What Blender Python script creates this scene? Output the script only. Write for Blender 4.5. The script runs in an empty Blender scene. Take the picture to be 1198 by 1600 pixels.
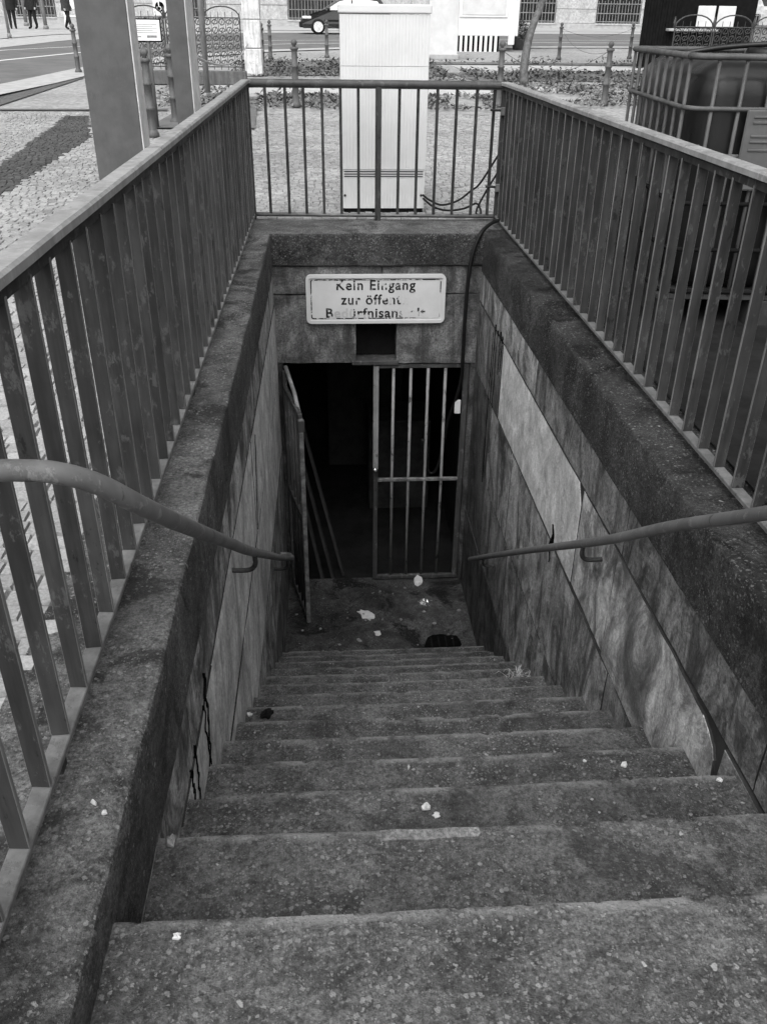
import bpy, bmesh, math, random
from mathutils import Vector, Matrix, noise
random.seed(7)
R = math.radians
scene = bpy.context.scene
COL = scene.collection

# ------------------------------------------------------------------ camera
cam_d = bpy.data.cameras.new('camera')
cam = bpy.data.objects.new('camera', cam_d)
COL.objects.link(cam)
pitch, yaw, roll = 0.52017, 0.06564, 0.01206
F = Vector((math.cos(pitch)*math.sin(yaw), math.cos(pitch)*math.cos(yaw), -math.sin(pitch)))
RT = Vector((math.cos(yaw), -math.sin(yaw), 0))
UP = RT.cross(F)
R2 = RT*math.cos(roll) + UP*math.sin(roll)
U2 = UP*math.cos(roll) - RT*math.sin(roll)
m = Matrix((( R2.x, U2.x, -F.x, 0), (R2.y, U2.y, -F.y, 0), (R2.z, U2.z, -F.z, 1.25), (0, 0, 0, 1)))
cam.matrix_world = m
cam_d.sensor_fit = 'VERTICAL'
cam_d.sensor_height = 24.0
cam_d.lens = 24.0*1341.1/1600
cam_d.clip_start = 0.02
cam_d.clip_end = 900
scene.camera = cam
scene.render.resolution_x = 766
scene.render.resolution_y = 1024

# ------------------------------------------------------------------ light
SUN_EL, SUN_AZ = R(54), R(197)          # azimuth measured clockwise from +Y
w = bpy.data.worlds.new('World')
scene.world = w
w.use_nodes = True
nt = w.node_tree
bg = nt.nodes['Background']
sky = nt.nodes.new('ShaderNodeTexSky')
sky.sky_type = 'NISHITA'
sky.sun_disc = False
sky.sun_elevation = SUN_EL
sky.sun_rotation = SUN_AZ
sky.air_density = 1.0
sky.dust_density = 7.0
bw = nt.nodes.new('ShaderNodeRGBToBW')   # a black and white photograph
nt.links.new(sky.outputs[0], bw.inputs[0])
nt.links.new(bw.outputs[0], bg.inputs[0])
bg.inputs[1].default_value = 0.10
sd = bpy.data.lights.new('sun', 'SUN')
sd.energy = 1.5
sd.angle = R(110)
sd.color = (1, 1, 1)
so = bpy.data.objects.new('sun', sd)
COL.objects.link(so)
sdir = Vector((math.sin(SUN_AZ)*math.cos(SUN_EL), math.cos(SUN_AZ)*math.cos(SUN_EL), math.sin(SUN_EL)))
so.rotation_euler = sdir.to_track_quat('Z', 'Y').to_euler()
so.location = (0, 0, 30)
vs = scene.view_settings
vs.view_transform = 'Standard'
vs.look = 'None'
vs.exposure = 0.86
vs.gamma = 1.0
vs.use_curve_mapping = False
scene.cycles.max_bounces = 4
scene.cycles.diffuse_bounces = 3
scene.cycles.glossy_bounces = 2
scene.cycles.caustics_reflective = False
scene.cycles.caustics_refractive = False
scene.cycles.use_denoising = True
scene.cycles.use_adaptive_sampling = True
scene.cycles.adaptive_threshold = 0.03

# ------------------------------------------------------------------ materials
class NT:
    def __init__(s, name):
        s.m = bpy.data.materials.new(name)
        s.m.use_nodes = True
        s.t = s.m.node_tree
        s.b = s.t.nodes['Principled BSDF']
        g = s.t.nodes.new('ShaderNodeNewGeometry')
        s.pos = g.outputs['Position']
    def n(s, k, **kw):
        x = s.t.nodes.new('ShaderNode'+k)
        for a, b in kw.items(): setattr(x, a, b)
        return x
    def link(s, a, b): s.t.links.new(a, b)
    def mapped(s, scale=(1, 1, 1), loc=(0, 0, 0), src=None):
        x = s.n('Mapping')
        x.inputs['Scale'].default_value = scale
        x.inputs['Location'].default_value = loc
        s.link(src or s.pos, x.inputs['Vector'])
        return x.outputs[0]
    def noise(s, scale, detail=6, rough=.6, vec=None, dist=0):
        x = s.n('TexNoise')
        x.inputs['Scale'].default_value = scale
        x.inputs['Detail'].default_value = detail
        x.inputs['Roughness'].default_value = rough
        x.inputs['Distortion'].default_value = dist
        s.link(vec or s.pos, x.inputs['Vector'])
        return x.outputs['Fac']
    def ramp(s, v, a, b, lo=0, hi=1, smooth=True):
        x = s.n('MapRange')
        x.interpolation_type = 'SMOOTHSTEP' if smooth else 'LINEAR'
        x.inputs['From Min'].default_value = a
        x.inputs['From Max'].default_value = b
        x.inputs['To Min'].default_value = lo
        x.inputs['To Max'].default_value = hi
        s.put(v, x.inputs['Value'])
        return x.outputs[0]
    def put(s, v, sock):
        if isinstance(v, (int, float)): sock.default_value = v
        else: s.link(v, sock)
    def math(s, op, a, b=0.0):
        x = s.n('Math'); x.operation = op
        s.put(a, x.inputs[0]); s.put(b, x.inputs[1])
        return x.outputs[0]
    def mix(s, fac, a, b):
        x = s.n('Mix'); x.data_type = 'FLOAT'
        s.put(fac, x.inputs[0]); s.put(a, x.inputs[2]); s.put(b, x.inputs[3])
        return x.outputs[0]
    def voro(s, scale, vec=None):
        x = s.n('TexVoronoi')
        x.inputs['Scale'].default_value = scale
        s.link(vec or s.pos, x.inputs['Vector'])
        sp = s.n('SeparateColor'); s.link(x.outputs['Color'], sp.inputs[0])
        return x.outputs['Distance'], sp.outputs[0], sp.outputs[1]
    def specks(s, scale, dens, size, dark=0.0, detail=1):
        """pebble masks: pale ones and, from the same cells, dark ones"""
        x = s.n('TexNoise'); x.inputs['Scale'].default_value = scale*1.8; x.inputs['Detail'].default_value = detail
        s.link(s.pos, x.inputs['Vector'])
        a = s.n('VectorMath'); a.operation = 'MULTIPLY_ADD'
        q = .8/scale
        s.link(x.outputs['Color'], a.inputs[0]); a.inputs[1].default_value = (q, q, q); s.link(s.pos, a.inputs[2])
        d, c1, c2 = s.voro(scale, a.outputs[0])
        r = s.ramp(c2, 0, 1, size*.3, size, False)
        k = s.ramp(s.math('SUBTRACT', r, d), -.02, .08)
        k = s.math('MULTIPLY', k, s.ramp(c2, 0, 1, 1, .6, False))
        pale = s.math('MULTIPLY', s.math('GREATER_THAN', c1, 1-dens), k)
        if not dark: return pale
        return pale, s.math('MULTIPLY', s.math('LESS_THAN', c1, dark), k)
    def done(s, col, rough=.85, bump=None, strength=.3, dist=.01, metal=0, spec=.3):
        s.put_col(col)
        s.put(rough, s.b.inputs['Roughness'])
        s.b.inputs['Metallic'].default_value = metal
        s.b.inputs['Specular IOR Level'].default_value = spec
        if bump is not None:
            x = s.n('Bump')
            x.inputs['Strength'].default_value = strength
            x.inputs['Distance'].default_value = dist
            s.link(bump, x.inputs['Height'])
            s.link(x.outputs[0], s.b.inputs['Normal'])
        return s.m
    def put_col(s, col):
        if isinstance(col, (int, float)): s.b.inputs['Base Color'].default_value = (col, col, col, 1)
        else: s.link(col, s.b.inputs['Base Color'])

MAT = {}
def plain(name, v, rough=.7, metal=0, spec=.15, var=.25, scale=9, bump=.15):
    k = NT(name)
    n = k.noise(scale, 6, .65)
    c = k.ramp(n, .3, .7, v*(1-var), v*(1+var))
    r = k.ramp(k.noise(scale*3, 3), .3, .7, max(.05, rough-.1), min(1, rough+.1))
    MAT[name] = k.done(c, r, k.noise(scale*12, 3), bump, .004, metal, spec)
    return MAT[name]

def aggregate(name, lo, hi, big=.35, dens=.10, stain=.5, bumpd=.006, wearv=None):
    """worn concrete with exposed pebbles"""
    k = NT(name)
    n1 = k.noise(2.3, 5, .62, dist=.4)
    n2 = k.noise(85, 4, .85)
    n3 = k.noise(13, 5, .75, k.mapped((1, 1, 1), (5, 5, 5)), .5)
    base = k.ramp(n1, .32, .68, lo, hi)
    base = k.math('MULTIPLY', base, k.ramp(n2, .30, .70, .48, 1.6))
    base = k.math('MULTIPLY', base, k.ramp(n3, .32, .68, .65, 1.38))
    st = k.ramp(k.noise(3.1, 6, .75, k.mapped((1, 1, 1), (3.1, 7.7, 1.3)), .9), .50, .60)
    base = k.mix(k.math('MULTIPLY', st, stain), base, lo*.25)
    if wearv:
        at = k.n('Attribute'); at.attribute_name = 'wear'
        wf = k.math('MULTIPLY', at.outputs['Fac'], k.ramp(k.noise(9, 5, .7, k.mapped((1, 1, 1), (2, 8, 1))), .40, .60, .05, .85))
        base = k.mix(wf, base, wearv)
    wear = k.ramp(k.noise(3.2, 4, .6, k.mapped((1, 1, 1), (9, 2, 5))), .34, .58, .25, 1)
    s1, d1 = k.specks(85, dens*2.4, .52, dens*1.8)
    s2, d2 = k.specks(180, dens*3.6, .56, dens*2.4)
    s3 = k.specks(52, dens*.26, .36)
    c = k.mix(k.math('MULTIPLY', s2, k.math('MULTIPLY', wear, .6)), base, big*.7)
    c = k.mix(k.math('MULTIPLY', k.math('ADD', d1, d2), .5), c, lo*.3)
    c = k.mix(k.math('MULTIPLY', s1, k.math('MULTIPLY', wear, .7)), c, big*.9)
    c = k.mix(k.math('MULTIPLY', s3, wear), c, big*1.3)
    bh = k.math('ADD', n2, k.math('MULTIPLY', k.math('ADD', s1, s3), .6))
    bh = k.math('ADD', bh, k.math('MULTIPLY', n3, 1.3))
    r = k.ramp(n1, .35, .65, .62, .92)
    MAT[name] = k.done(c, r, bh, .9, bumpd, 0, .2)

def masonry(name, lo, hi, streak=.6, dark=.02, gran=.25, offs=0.0):
    """stone slab with blotches and run-off streaks"""
    k = NT(name)
    s1 = k.noise(1.5, 6, .75, k.mapped((3.4, 3.4, .8), (offs, offs*2, 0)), 1.2)
    n1 = k.noise(3.4, 6, .70, k.mapped((1, 1, .8), (offs*3, 0, 2)), 1.4)
    n2 = k.noise(75, 3, .8)
    n3 = k.noise(14, 5, .75, k.mapped((1, 1, .7), (0, offs, 4)), .8)
    base = k.ramp(n1, .34, .66, lo, hi)
    base = k.math('MULTIPLY', base, k.ramp(n2, .25, .75, 1-gran*1.4, 1+gran*1.4))
    base = k.math('MULTIPLY', base, k.ramp(n3, .3, .7, .68, 1.28))
    f = k.math('MULTIPLY', k.ramp(s1, .45, .64), streak)
    c = k.mix(f, base, dark)
    g2 = k.ramp(k.math('ADD', k.math('MULTIPLY', n1, -.6), k.math('ADD', n3, .3)), .52, .62)
    c = k.mix(k.math('MULTIPLY', g2, streak*.8), c, dark)
    pits = k.specks(60, .12, .4)
    c = k.mix(k.math('MULTIPLY', pits, .7), c, dark)
    bh = k.math('ADD', n2, k.math('MULTIPLY', k.math('ADD', n1, n3), 1.6))
    MAT[name] = k.done(c, k.ramp(s1, .4, .7, .65, .9), bh, .7, .006, 0, .15)

def painted(name, v, chips=.4, chipv=.12, rough=.5, spec=.2, streak=.25, dk_=.7):
    """weathered paint on iron"""
    k = NT(name)
    n1 = k.noise(6, 4, .65)
    vert = k.noise(2.0, 4, .7, k.mapped((9, 9, .9)))
    c = k.ramp(n1, .3, .7, v*.85, v*1.15)
    c = k.math('MULTIPLY', c, k.ramp(vert, .3, .7, 1-streak, 1+streak))
    ch = k.ramp(k.noise(24, 5, .75, k.mapped((1, 1, .5), (4, 1, 8))), .56, .63)
    c = k.mix(k.math('MULTIPLY', ch, chips), c, chipv)
    dk = k.ramp(k.noise(22, 5, .72, k.mapped((1, 1, .45), (1, 6, 3))), .62, .68)
    c = k.mix(k.math('MULTIPLY', dk, dk_), c, v*.25)
    MAT[name] = k.done(c, k.ramp(n1, .3, .7, rough-.1, rough+.15), k.math('ADD', n1, ch), .3, .003, 0, spec)

aggregate('step_concrete', .055, .092, .33, .13, .5, .006, .24)
aggregate('coping_concrete', .05, .11, .34, .12, .75)
aggregate('coping_dark', .010, .042, .26, .09, .85)
aggregate('coping_face', .022, .06, .3, .16, .6, .014)
aggregate('coping_face_grey', .04, .095, .30, .15, .6, .012)
aggregate('landing_concrete', .022, .07, .2, .08, .9)
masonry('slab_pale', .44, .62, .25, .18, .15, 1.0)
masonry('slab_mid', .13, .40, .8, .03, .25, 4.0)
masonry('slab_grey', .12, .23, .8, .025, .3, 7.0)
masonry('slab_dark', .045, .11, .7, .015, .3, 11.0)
masonry('slab_light', .13, .56, .55, .06, .2, 15.0)
masonry('slab_left', .36, .58, .45, .12, .2, 41.0)
masonry('lintel_stone', .085, .20, .55, .03, .35, 21.0)
masonry('facade_stone', .38, .5, .25, .2, .15, 31.0)
plain('joint', .035, .95)
painted('bar_paint', .036, .55, .09, .65, .1, .35)
painted('back_rail_paint', .05, .5, .12, .5, .3, .2)
painted('bar_edge_lit', .15, .6, .08, .65, .1, .3)  # paler bar paint: light on the narrow faces put into the colour
painted('rail_paint', .24, .6, .36, .6, .2, .2, .5)
painted('handrail_paint', .12, .6, .22, .5, .25, .12)
painted('gate_paint', .22, .9, .025, .6)
painted('gate_dark', .055, .5, .2, .5)
painted('base_rail_paint', .13, .4, .08, .6)
painted('steel_sheet', .085, .10, .12, .55, .3, .03, .15)
painted('steel_edge', .5, .4, .12, .5, .35, .1)
painted('bollard_paint', .10, .2, .2, .5)
plain('cabinet_paint', .62, .55, var=.06, scale=2.2)
painted('white_post', .62, .6, .3, .7)
painted('fence_iron', .06, .2, .12, .6)
painted('cage_steel', .075, .3, .05, .5, .3)
painted('pole_steel', .2, .3, .1, .5, .4)
plain('black_rubber', .006, .55, spec=.2)
plain('tank_plastic', .007, .36, spec=.28, var=.3, scale=3)
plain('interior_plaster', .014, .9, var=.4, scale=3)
plain('tar', .003, .9, spec=.05)
plain('sign_white', .52, .4, var=.06, scale=5, bump=.05)
plain('white_paint', .80, .5, var=.04, scale=3)
plain('plaster_white', .62, .8, var=.08, scale=3)
plain('paper', .5, .85, var=.1, scale=30)
plain('foil', .6, .2, metal=.8, var=.2, scale=30)
plain('dry_grass', .32, .9, var=.3, scale=50)
aggregate('mortar_patch', .12, .19, .34, .08, .4)
plain('pebble', .2, .8, var=.3, scale=60)
plain('black_cloth', .008, .95)
plain('glass_dark', .02, .12, spec=.6)
plain('car_paint', .012, .18, spec=.6)
plain('tyre', .015, .85)
plain('alloy', .7, .3, metal=.3)
plain('lamp_and_reflection_glass', .75, .15, spec=.6)  # headlights; on car windows the pale colour imitates a reflection
plain('asphalt', .14, .9, var=.15, scale=1.2)
plain('kerb_stone', .38, .85, var=.15, scale=5)
plain('road_marking', .68, .8, var=.1, scale=8)
plain('pave_far', .36, .9, var=.12, scale=1.5)
plain('soil', .14, .95, var=.5, scale=8)
plain('slab_paving', .42, .9, var=.12, scale=3)
plain('bark', .12, .9, var=.4, scale=12)
plain('leaf', .10, .7, var=.4, scale=6)
plain('dead_leaf', .13, .8, var=.6, scale=11)
plain('clothes_dark', .02, .9)
plain('clothes_mid', .05, .9)
plain('skin', .4, .6)
plain('hair', .03, .6)
plain('shoe_pale', .5, .7)
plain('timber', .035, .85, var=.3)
plain('plate_grey', .10, .5, var=.1)
plain('print_grey', .25, .8)
plain('gate_cross', .15, .6, var=.5, scale=20)
plain('dark_tarmac', .012, .9, var=.4, scale=4)
plain('brass', .8, .2, metal=.9)
plain('stall_dark', .009, .9, spec=.05)
plain('awning_cloth', .6, .8)

def cobble_mat():
    k = NT('cobble_stone')
    a = k.n('Attribute'); a.attribute_name = 'tone'
    n1 = k.noise(.9, 5, .6)
    n2 = k.noise(120, 4, .7)
    c = k.math('MULTIPLY', a.outputs['Fac'], k.ramp(n2, .25, .75, .72, 1.28))
    c = k.math('MULTIPLY', c, k.ramp(n1, .35, .65, .86, 1.1))
    MAT['cobble_stone'] = k.done(c, .85, n2, .4, .003)
cobble_mat()
def mosaic_far():
    k = NT('paving_joint')
    # mortar between the setts; farther off, small mosaic stones too fine to build
    d, c1, c2 = k.voro(15, k.mapped((1, 1, 0)))
    y = k.n('SeparateXYZ'); k.link(k.pos, y.inputs[0])
    st = k.math('MULTIPLY', k.ramp(c1, 0, 1, .28, .38, False), k.ramp(d, .3, .65, 1, .75))
    n1 = k.noise(.5, 4)
    c = k.math('MULTIPLY', st, k.ramp(n1, .35, .65, .88, 1.08))
    # the dirt joints show where the setts are built (around the stairwell)
    ax = k.math('ABSOLUTE', k.math('ADD', y.outputs[0], .55))
    near = k.math('MULTIPLY', k.math('LESS_THAN', y.outputs[1], 14.25), k.math('LESS_THAN', ax, 4.6))
    c = k.mix(near, c, .13)
    MAT['paving_joint'] = k.done(c, .9, n1, .2, .004)
mosaic_far()

# ------------------------------------------------------------------ helpers
def g(y): return .02*max(0.0, y-13.0)

def mesh_obj(name, verts, faces, mat, parent=None, smooth=False, loc=None):
    me = bpy.data.meshes.new(name)
    me.from_pydata([tuple(v) for v in verts], [], faces)
    me.validate(); me.update()
    return link_mesh(name, me, mat, parent, smooth, loc)
def link_mesh(name, me, mat, parent=None, smooth=False, loc=None):
    if mat is not None and len(me.materials) == 0: me.materials.append(MAT[mat])
    if smooth:
        for p in me.polygons: p.use_smooth = True
    o = bpy.data.objects.new(name, me)
    COL.objects.link(o)
    if parent: o.parent = parent
    if loc: o.location = loc
    return o
def bm_obj(name, bm, mat, parent=None, smooth=False, loc=None):
    bmesh.ops.recalc_face_normals(bm, faces=bm.faces)
    me = bpy.data.meshes.new(name)
    bm.to_mesh(me); bm.free()
    return link_mesh(name, me, mat, parent, smooth, loc)
def sharpen(o, ang=32):
    o.data.set_sharp_from_angle(angle=R(ang))
    return o
def tag(o, label, cat, group=None):
    o['label'] = label; o['category'] = cat
    if group: o['group'] = group
    return o
def thing(name, label, cat, loc=(0, 0, 0), rz=0, group=None):
    o = bpy.data.objects.new(name, None)
    COL.objects.link(o)
    o.location = loc; o.rotation_euler = (0, 0, rz)
    o.empty_display_size = .1
    return tag(o, label, cat, group)
def structure(o): o['kind'] = 'structure'; return o
def dup(o, parent=None):
    c = o.copy(); COL.objects.link(c)
    if parent: c.parent = parent
    return c
def dup_tree(o, label, loc, rz=0, group=None):
    r = dup(o); r['label'] = label; r.location = loc; r.rotation_euler = (0, 0, rz)
    if group: r['group'] = group
    for ch in list(o.children):
        c = dup(ch, r)
        for s in list(ch.children): dup(s, c)
    return r

def add_box(bm, x0, x1, y0, y1, z0, z1, bevel=0.0, seg=1):
    r = bmesh.ops.create_cube(bm, size=1)
    vs_ = r['verts']
    for v in vs_:
        v.co = Vector((x0+(v.co.x+.5)*(x1-x0), y0+(v.co.y+.5)*(y1-y0), z0+(v.co.z+.5)*(z1-z0)))
    if bevel > 0:
        es = set()
        for v in vs_: es.update(v.link_edges)
        bmesh.ops.bevel(bm, geom=list(es), offset=bevel, segments=seg, affect='EDGES', profile=.5)
def box(name, x0, x1, y0, y1, z0, z1, mat, parent=None, bevel=0.0, seg=1, loc=None):
    bm = bmesh.new(); add_box(bm, x0, x1, y0, y1, z0, z1, bevel, seg)
    return bm_obj(name, bm, mat, parent, False, loc)
def add_tube(bm, pts, rad, seg=10, caps=True, sx=1.0, sz=1.0):
    pts = [Vector(p) for p in pts]
    rings = []
    n = len(pts)
    prev = None
    for i, p in enumerate(pts):
        t = (pts[min(i+1, n-1)]-pts[max(i-1, 0)]).normalized()
        if prev is None:
            ref = Vector((0, 0, 1)) if abs(t.z) < .9 else Vector((1, 0, 0))
            a = t.cross(ref).normalized()
        else:
            a = (prev - t*prev.dot(t)).normalized()
        prev = a
        b = t.cross(a)
        rr = rad[i] if isinstance(rad, (list, tuple)) else rad
        rings.append([bm.verts.new(p + a*math.cos(2*math.pi*k/seg)*rr*sx + b*math.sin(2*math.pi*k/seg)*rr*sz) for k in range(seg)])
    for i in range(n-1):
        for k in range(seg):
            bm.faces.new((rings[i][k], rings[i][(k+1) % seg], rings[i+1][(k+1) % seg], rings[i+1][k]))
    if caps:
        bm.faces.new(rings[0][::-1]); bm.faces.new(rings[-1])
def tube(name, pts, rad, mat, parent=None, seg=10, sx=1.0, sz=1.0):
    bm = bmesh.new(); add_tube(bm, pts, rad, seg, True, sx, sz)
    return bm_obj(name, bm, mat, parent, True)
def smooth_path(pts, n=8):
    """Catmull-Rom through the points"""
    P = [Vector(p) for p in pts]
    P = [P[0]*2-P[1]] + P + [P[-1]*2-P[-2]]
    out = []
    for i in range(1, len(P)-2):
        for k in range(n):
            t = k/n
            out.append(.5*((2*P[i]) + (P[i+1]-P[i-1])*t + (2*P[i-1]-5*P[i]+4*P[i+1]-P[i+2])*t*t + (3*P[i]-P[i-1]-3*P[i+1]+P[i+2])*t**3))
    out.append(P[-2])
    return out
def add_lathe(bm, prof, seg=16, c=(0, 0, 0)):
    rings = []
    for r, z in prof:
        rings.append([bm.verts.new((c[0]+r*math.cos(2*math.pi*k/seg), c[1]+r*math.sin(2*math.pi*k/seg), c[2]+z)) for k in range(seg)])
    for i in range(len(prof)-1):
        for k in range(seg):
            bm.faces.new((rings[i][k], rings[i][(k+1) % seg], rings[i+1][(k+1) % seg], rings[i+1][k]))
    bm.faces.new(rings[0][::-1]); bm.faces.new(rings[-1])
def lathe(name, prof, mat, parent=None, seg=16, loc=None):
    bm = bmesh.new(); add_lathe(bm, prof, seg)
    return bm_obj(name, bm, mat, parent, True, loc)
def nz(x, y=0, z=0, s=1.0): return noise.noise(Vector((x*s, y*s, z*s)))
def panel_yz(name, poly, x0, x1, mat, parent, bev=.002):
    """slab with the outline poly in (y, z), its face at x0 and its back at x1"""
    bm = bmesh.new()
    a = [bm.verts.new((x0, y, z)) for y, z in poly]
    b = [bm.verts.new((x1, y, z)) for y, z in poly]
    fa = bm.faces.new(a); bm.faces.new(b[::-1])
    n = len(poly)
    for i in range(n): bm.faces.new((a[i], b[i], b[(i+1) % n], a[(i+1) % n]))
    if bev:
        bmesh.ops.bevel(bm, geom=list(fa.edges), offset=bev, segments=1, affect='EDGES')
    o = bm_obj(name, bm, mat, parent)
    o.data.materials.append(MAT['joint'])
    for p in o.data.polygons:
        if abs(p.normal.x) < .5: p.material_index = 1
    return o
def rough_line(p0, p1, n, amp, seed):
    out = []
    for i in range(n):
        t = i/n
        y = p0[0]+(p1[0]-p0[0])*t; z = p0[1]+(p1[1]-p0[1])*t
        k = 0 if i == 0 else 1
        out.append((y+k*amp*nz(seed, y*9, z*9)*.6, z+k*amp*nz(seed+5, y*11, z*11)))
    return out
def rough_quad(y0, y1, z0, z1, seed, amp=.006):
    return (rough_line((y0, z0), (y1, z0), 12, amp, seed) + rough_line((y1, z0), (y1, z1), 6, amp, seed+1) +
            rough_line((y1, z1), (y0, z1), 12, amp, seed+2) + rough_line((y0, z1), (y0, z0), 6, amp, seed+3))

# ------------------------------------------------------------------ ground
XL, XR = -.39, 1.055          # faces of the stairwell
YB = 5.975                    # face of the entrance wall
ZF = -2.852                   # landing floor
XRL, XRR = -.5355, 1.2055     # railing lines

xs = [-160, -.60, 1.27, 160]
ys = [-60, -1.2, 6.42, 13, 260]
verts, faces, idx = [], [], {}
for j, y in enumerate(ys):
    for i, x in enumerate(xs):
        idx[i, j] = len(verts); verts.append((x, y, g(y)-.012))
for j in range(len(ys)-1):
    for i in range(len(xs)-1):
        if (i, j) == (1, 1): continue
        faces.append((idx[i, j], idx[i+1, j], idx[i+1, j+1], idx[i, j+1]))
paving = structure(mesh_obj('pavement', verts, faces, 'paving_joint'))
paving['label'] = 'light mosaic stone pavement around the stairwell'

def inpoly(x, y, poly):
    c = False
    n = len(poly)
    for i in range(n):
        x1, y1 = poly[i]; x2, y2 = poly[(i+1) % n]
        if (y1 > y) != (y2 > y) and x < (x2-x1)*(y-y1)/(y2-y1)+x1: c = not c
    return c
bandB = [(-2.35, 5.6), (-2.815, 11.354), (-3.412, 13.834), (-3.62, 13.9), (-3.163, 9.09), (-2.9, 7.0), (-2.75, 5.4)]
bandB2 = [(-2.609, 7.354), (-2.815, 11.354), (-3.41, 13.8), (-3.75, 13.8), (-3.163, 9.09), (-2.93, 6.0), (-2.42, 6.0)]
S0 = .066
stones = []
def lay(x0, x1, y0, y1, size, rot=0.0):
    j = 0
    y = y0
    while y < y1:
        x = x0 + (size*.5 if j % 2 else 0) + random.uniform(-.01, .01)
        while x < x1:
            L = size*random.uniform(.82, 1.2)
            cx = x + L/2; cy = y + size/2 + .018*math.sin(x*2.1+rot) + random.uniform(-.004, .004)
            tone = random.uniform(.24, .345)
            if random.random() < .07: tone *= .72
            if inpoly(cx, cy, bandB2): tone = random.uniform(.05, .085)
            if cx > -1.45 and False: pass
            stones.append((cx, cy, L, size*random.uniform(.9, 1.03), tone, random.uniform(-.07, .07)))
            x += L
        y += size; j += 1
lay(-4.9, -.705, -.2, 14.25, S0)
lay(-.70, 3.9, 6.47, 14.25, S0, 1.0)
def stone_geo(L, W, tilt, a, seed):
    rnd = random.Random(seed)
    hx, hy = L/2-.0015, W/2-.002
    j = lambda q: rnd.uniform(-q, q)
    t = [(-hx+.0035+j(.002), -hy+.0035+j(.002)), (hx-.0035+j(.002), -hy+.0035+j(.002)), (hx-.0035+j(.002), hy-.0035+j(.002)), (-hx+.0035+j(.002), hy-.0035+j(.002))]
    b = [(-hx, -hy), (hx, -hy), (hx, hy), (-hx, hy)]
    zt = [j(.0025)+tilt*p[0]*.6 for p in t]
    ca, sa = math.cos(a), math.sin(a)
    rot = lambda p, z: (p[0]*ca-p[1]*sa, p[0]*sa+p[1]*ca, z)
    top = [rot(p, zt[i]) for i, p in enumerate(t)]
    bot = [rot(p, -.014) for p in b]
    return top+bot, [(0, 1, 2, 3), (4, 5, 1, 0), (5, 6, 2, 1), (6, 7, 3, 2), (7, 4, 0, 3)]
def set_tone(me, vals):
    at = me.attributes.new('tone', 'FLOAT', 'FACE')
    at.data.foreach_set('value', vals)
# the setts nearest the railing are pieces of their own, the rest one mass
def near_key(s):
    x, y = s[0], s[1]
    if y < .85: return 99
    return math.hypot(x, y)
own = set(id(s) for s in sorted([s for s in stones if -1.45 < s[0] < -.69], key=near_key)[:300])
variants = []
for v_ in range(30):
    L, W = S0*random.uniform(.86, 1.16), S0*random.uniform(.9, 1.03)
    V, Fc = stone_geo(L, W, random.uniform(-.05, .05), 0, 100+v_)
    me = bpy.data.meshes.new('cobblestone'); me.from_pydata(V, [], Fc); me.materials.append(MAT['cobble_stone'])
    set_tone(me, [random.uniform(.23, .33)]*5)
    variants.append((L, me))
variants.sort(key=lambda q: q[0])
V, Fc, T = [], [], []
for i, s in enumerate(stones):
    if id(s) in own:
        k = min(range(30), key=lambda q: abs(variants[q][0]-s[2]))
        k = max(0, min(29, k+random.randint(-3, 3)))
        o = bpy.data.objects.new('cobblestone', variants[k][1])
        COL.objects.link(o); o.parent = paving; o.location = (s[0], s[1], random.uniform(-.003, .003)); o.rotation_euler = (0, 0, s[5]); o.scale = (s[2]/variants[k][0], 1, 1)
        continue
    vv, ff = stone_geo(s[2], s[3], random.uniform(-.05, .05), s[5], i)
    b = len(V); dz = random.uniform(-.003, .003) + g(s[1])
    V += [(p[0]+s[0], p[1]+s[1], p[2]+dz) for p in vv]
    Fc += [tuple(q+b for q in f) for f in ff]
    T += [s[4]]*5
me = bpy.data.meshes.new('cobblestones'); me.from_pydata(V, [], Fc); me.materials.append(MAT['cobble_stone']); set_tone(me, T)
rest = bpy.data.objects.new('cobblestones', me); COL.objects.link(rest); rest.parent = paving; rest['kind'] = 'stuff'

def sheet(name, pts, dz, mat, sub=1):
    """flat strip following the ground; pts is an outline"""
    V = [(x, y, g(y)+dz) for x, y in pts]
    return structure(mesh_obj(name, V, [tuple(range(len(V)))], mat))
# dark stripes across the far pavement, drawn in stone
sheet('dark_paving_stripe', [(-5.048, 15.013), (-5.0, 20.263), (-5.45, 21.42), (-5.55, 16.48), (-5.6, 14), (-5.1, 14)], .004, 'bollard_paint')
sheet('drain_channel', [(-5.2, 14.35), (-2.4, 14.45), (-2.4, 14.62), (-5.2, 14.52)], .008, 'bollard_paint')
sheet('dark_tarmac', [(1.28, -1.0), (5.2, -1.0), (5.2, 12.9), (2.7, 12.9), (1.29, 5.9)], .014, 'dark_tarmac')
# the road bends round the square
near_edge = [(-9.5, -20), (-7.0, 10), (-6.1, 19), (-5.75, 23), (-4.4, 28), (-2.2, 31.4), (.5, 33.6), (8.7, 36), (25, 38.5), (60, 42)]
far_edge = [(60, 58), (25, 54.5), (12.6, 52.6), (-3.4, 49.2), (-9, 45.5), (-11.2, 41.5), (-12.2, 36.5), (-13.2, 28), (-15.5, 10), (-18, -20)]
def strip(name, a, b, dz, mat):
    V = []
    n = len(a)
    for (x, y), (x2, y2) in zip(a, b):
        for t in (0, .5, 1):
            xx, yy = x+(x2-x)*t, y+(y2-y)*t
            V.append((xx, yy, g(yy)+dz))
    Fq = []
    for i in range(n-1):
        for k in range(2):
            q = i*3+k
            Fq.append((q, q+1, q+4, q+3))
    return structure(mesh_obj(name, V, Fq, mat))
def offs(line, d):
    out = []
    for i, p in enumerate(line):
        a = Vector(line[max(i-1, 0)]); b = Vector(line[min(i+1, len(line)-1)])
        t = (b-a).normalized(); out.append((p[0]-t.y*d, p[1]+t.x*d))
    return out
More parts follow.
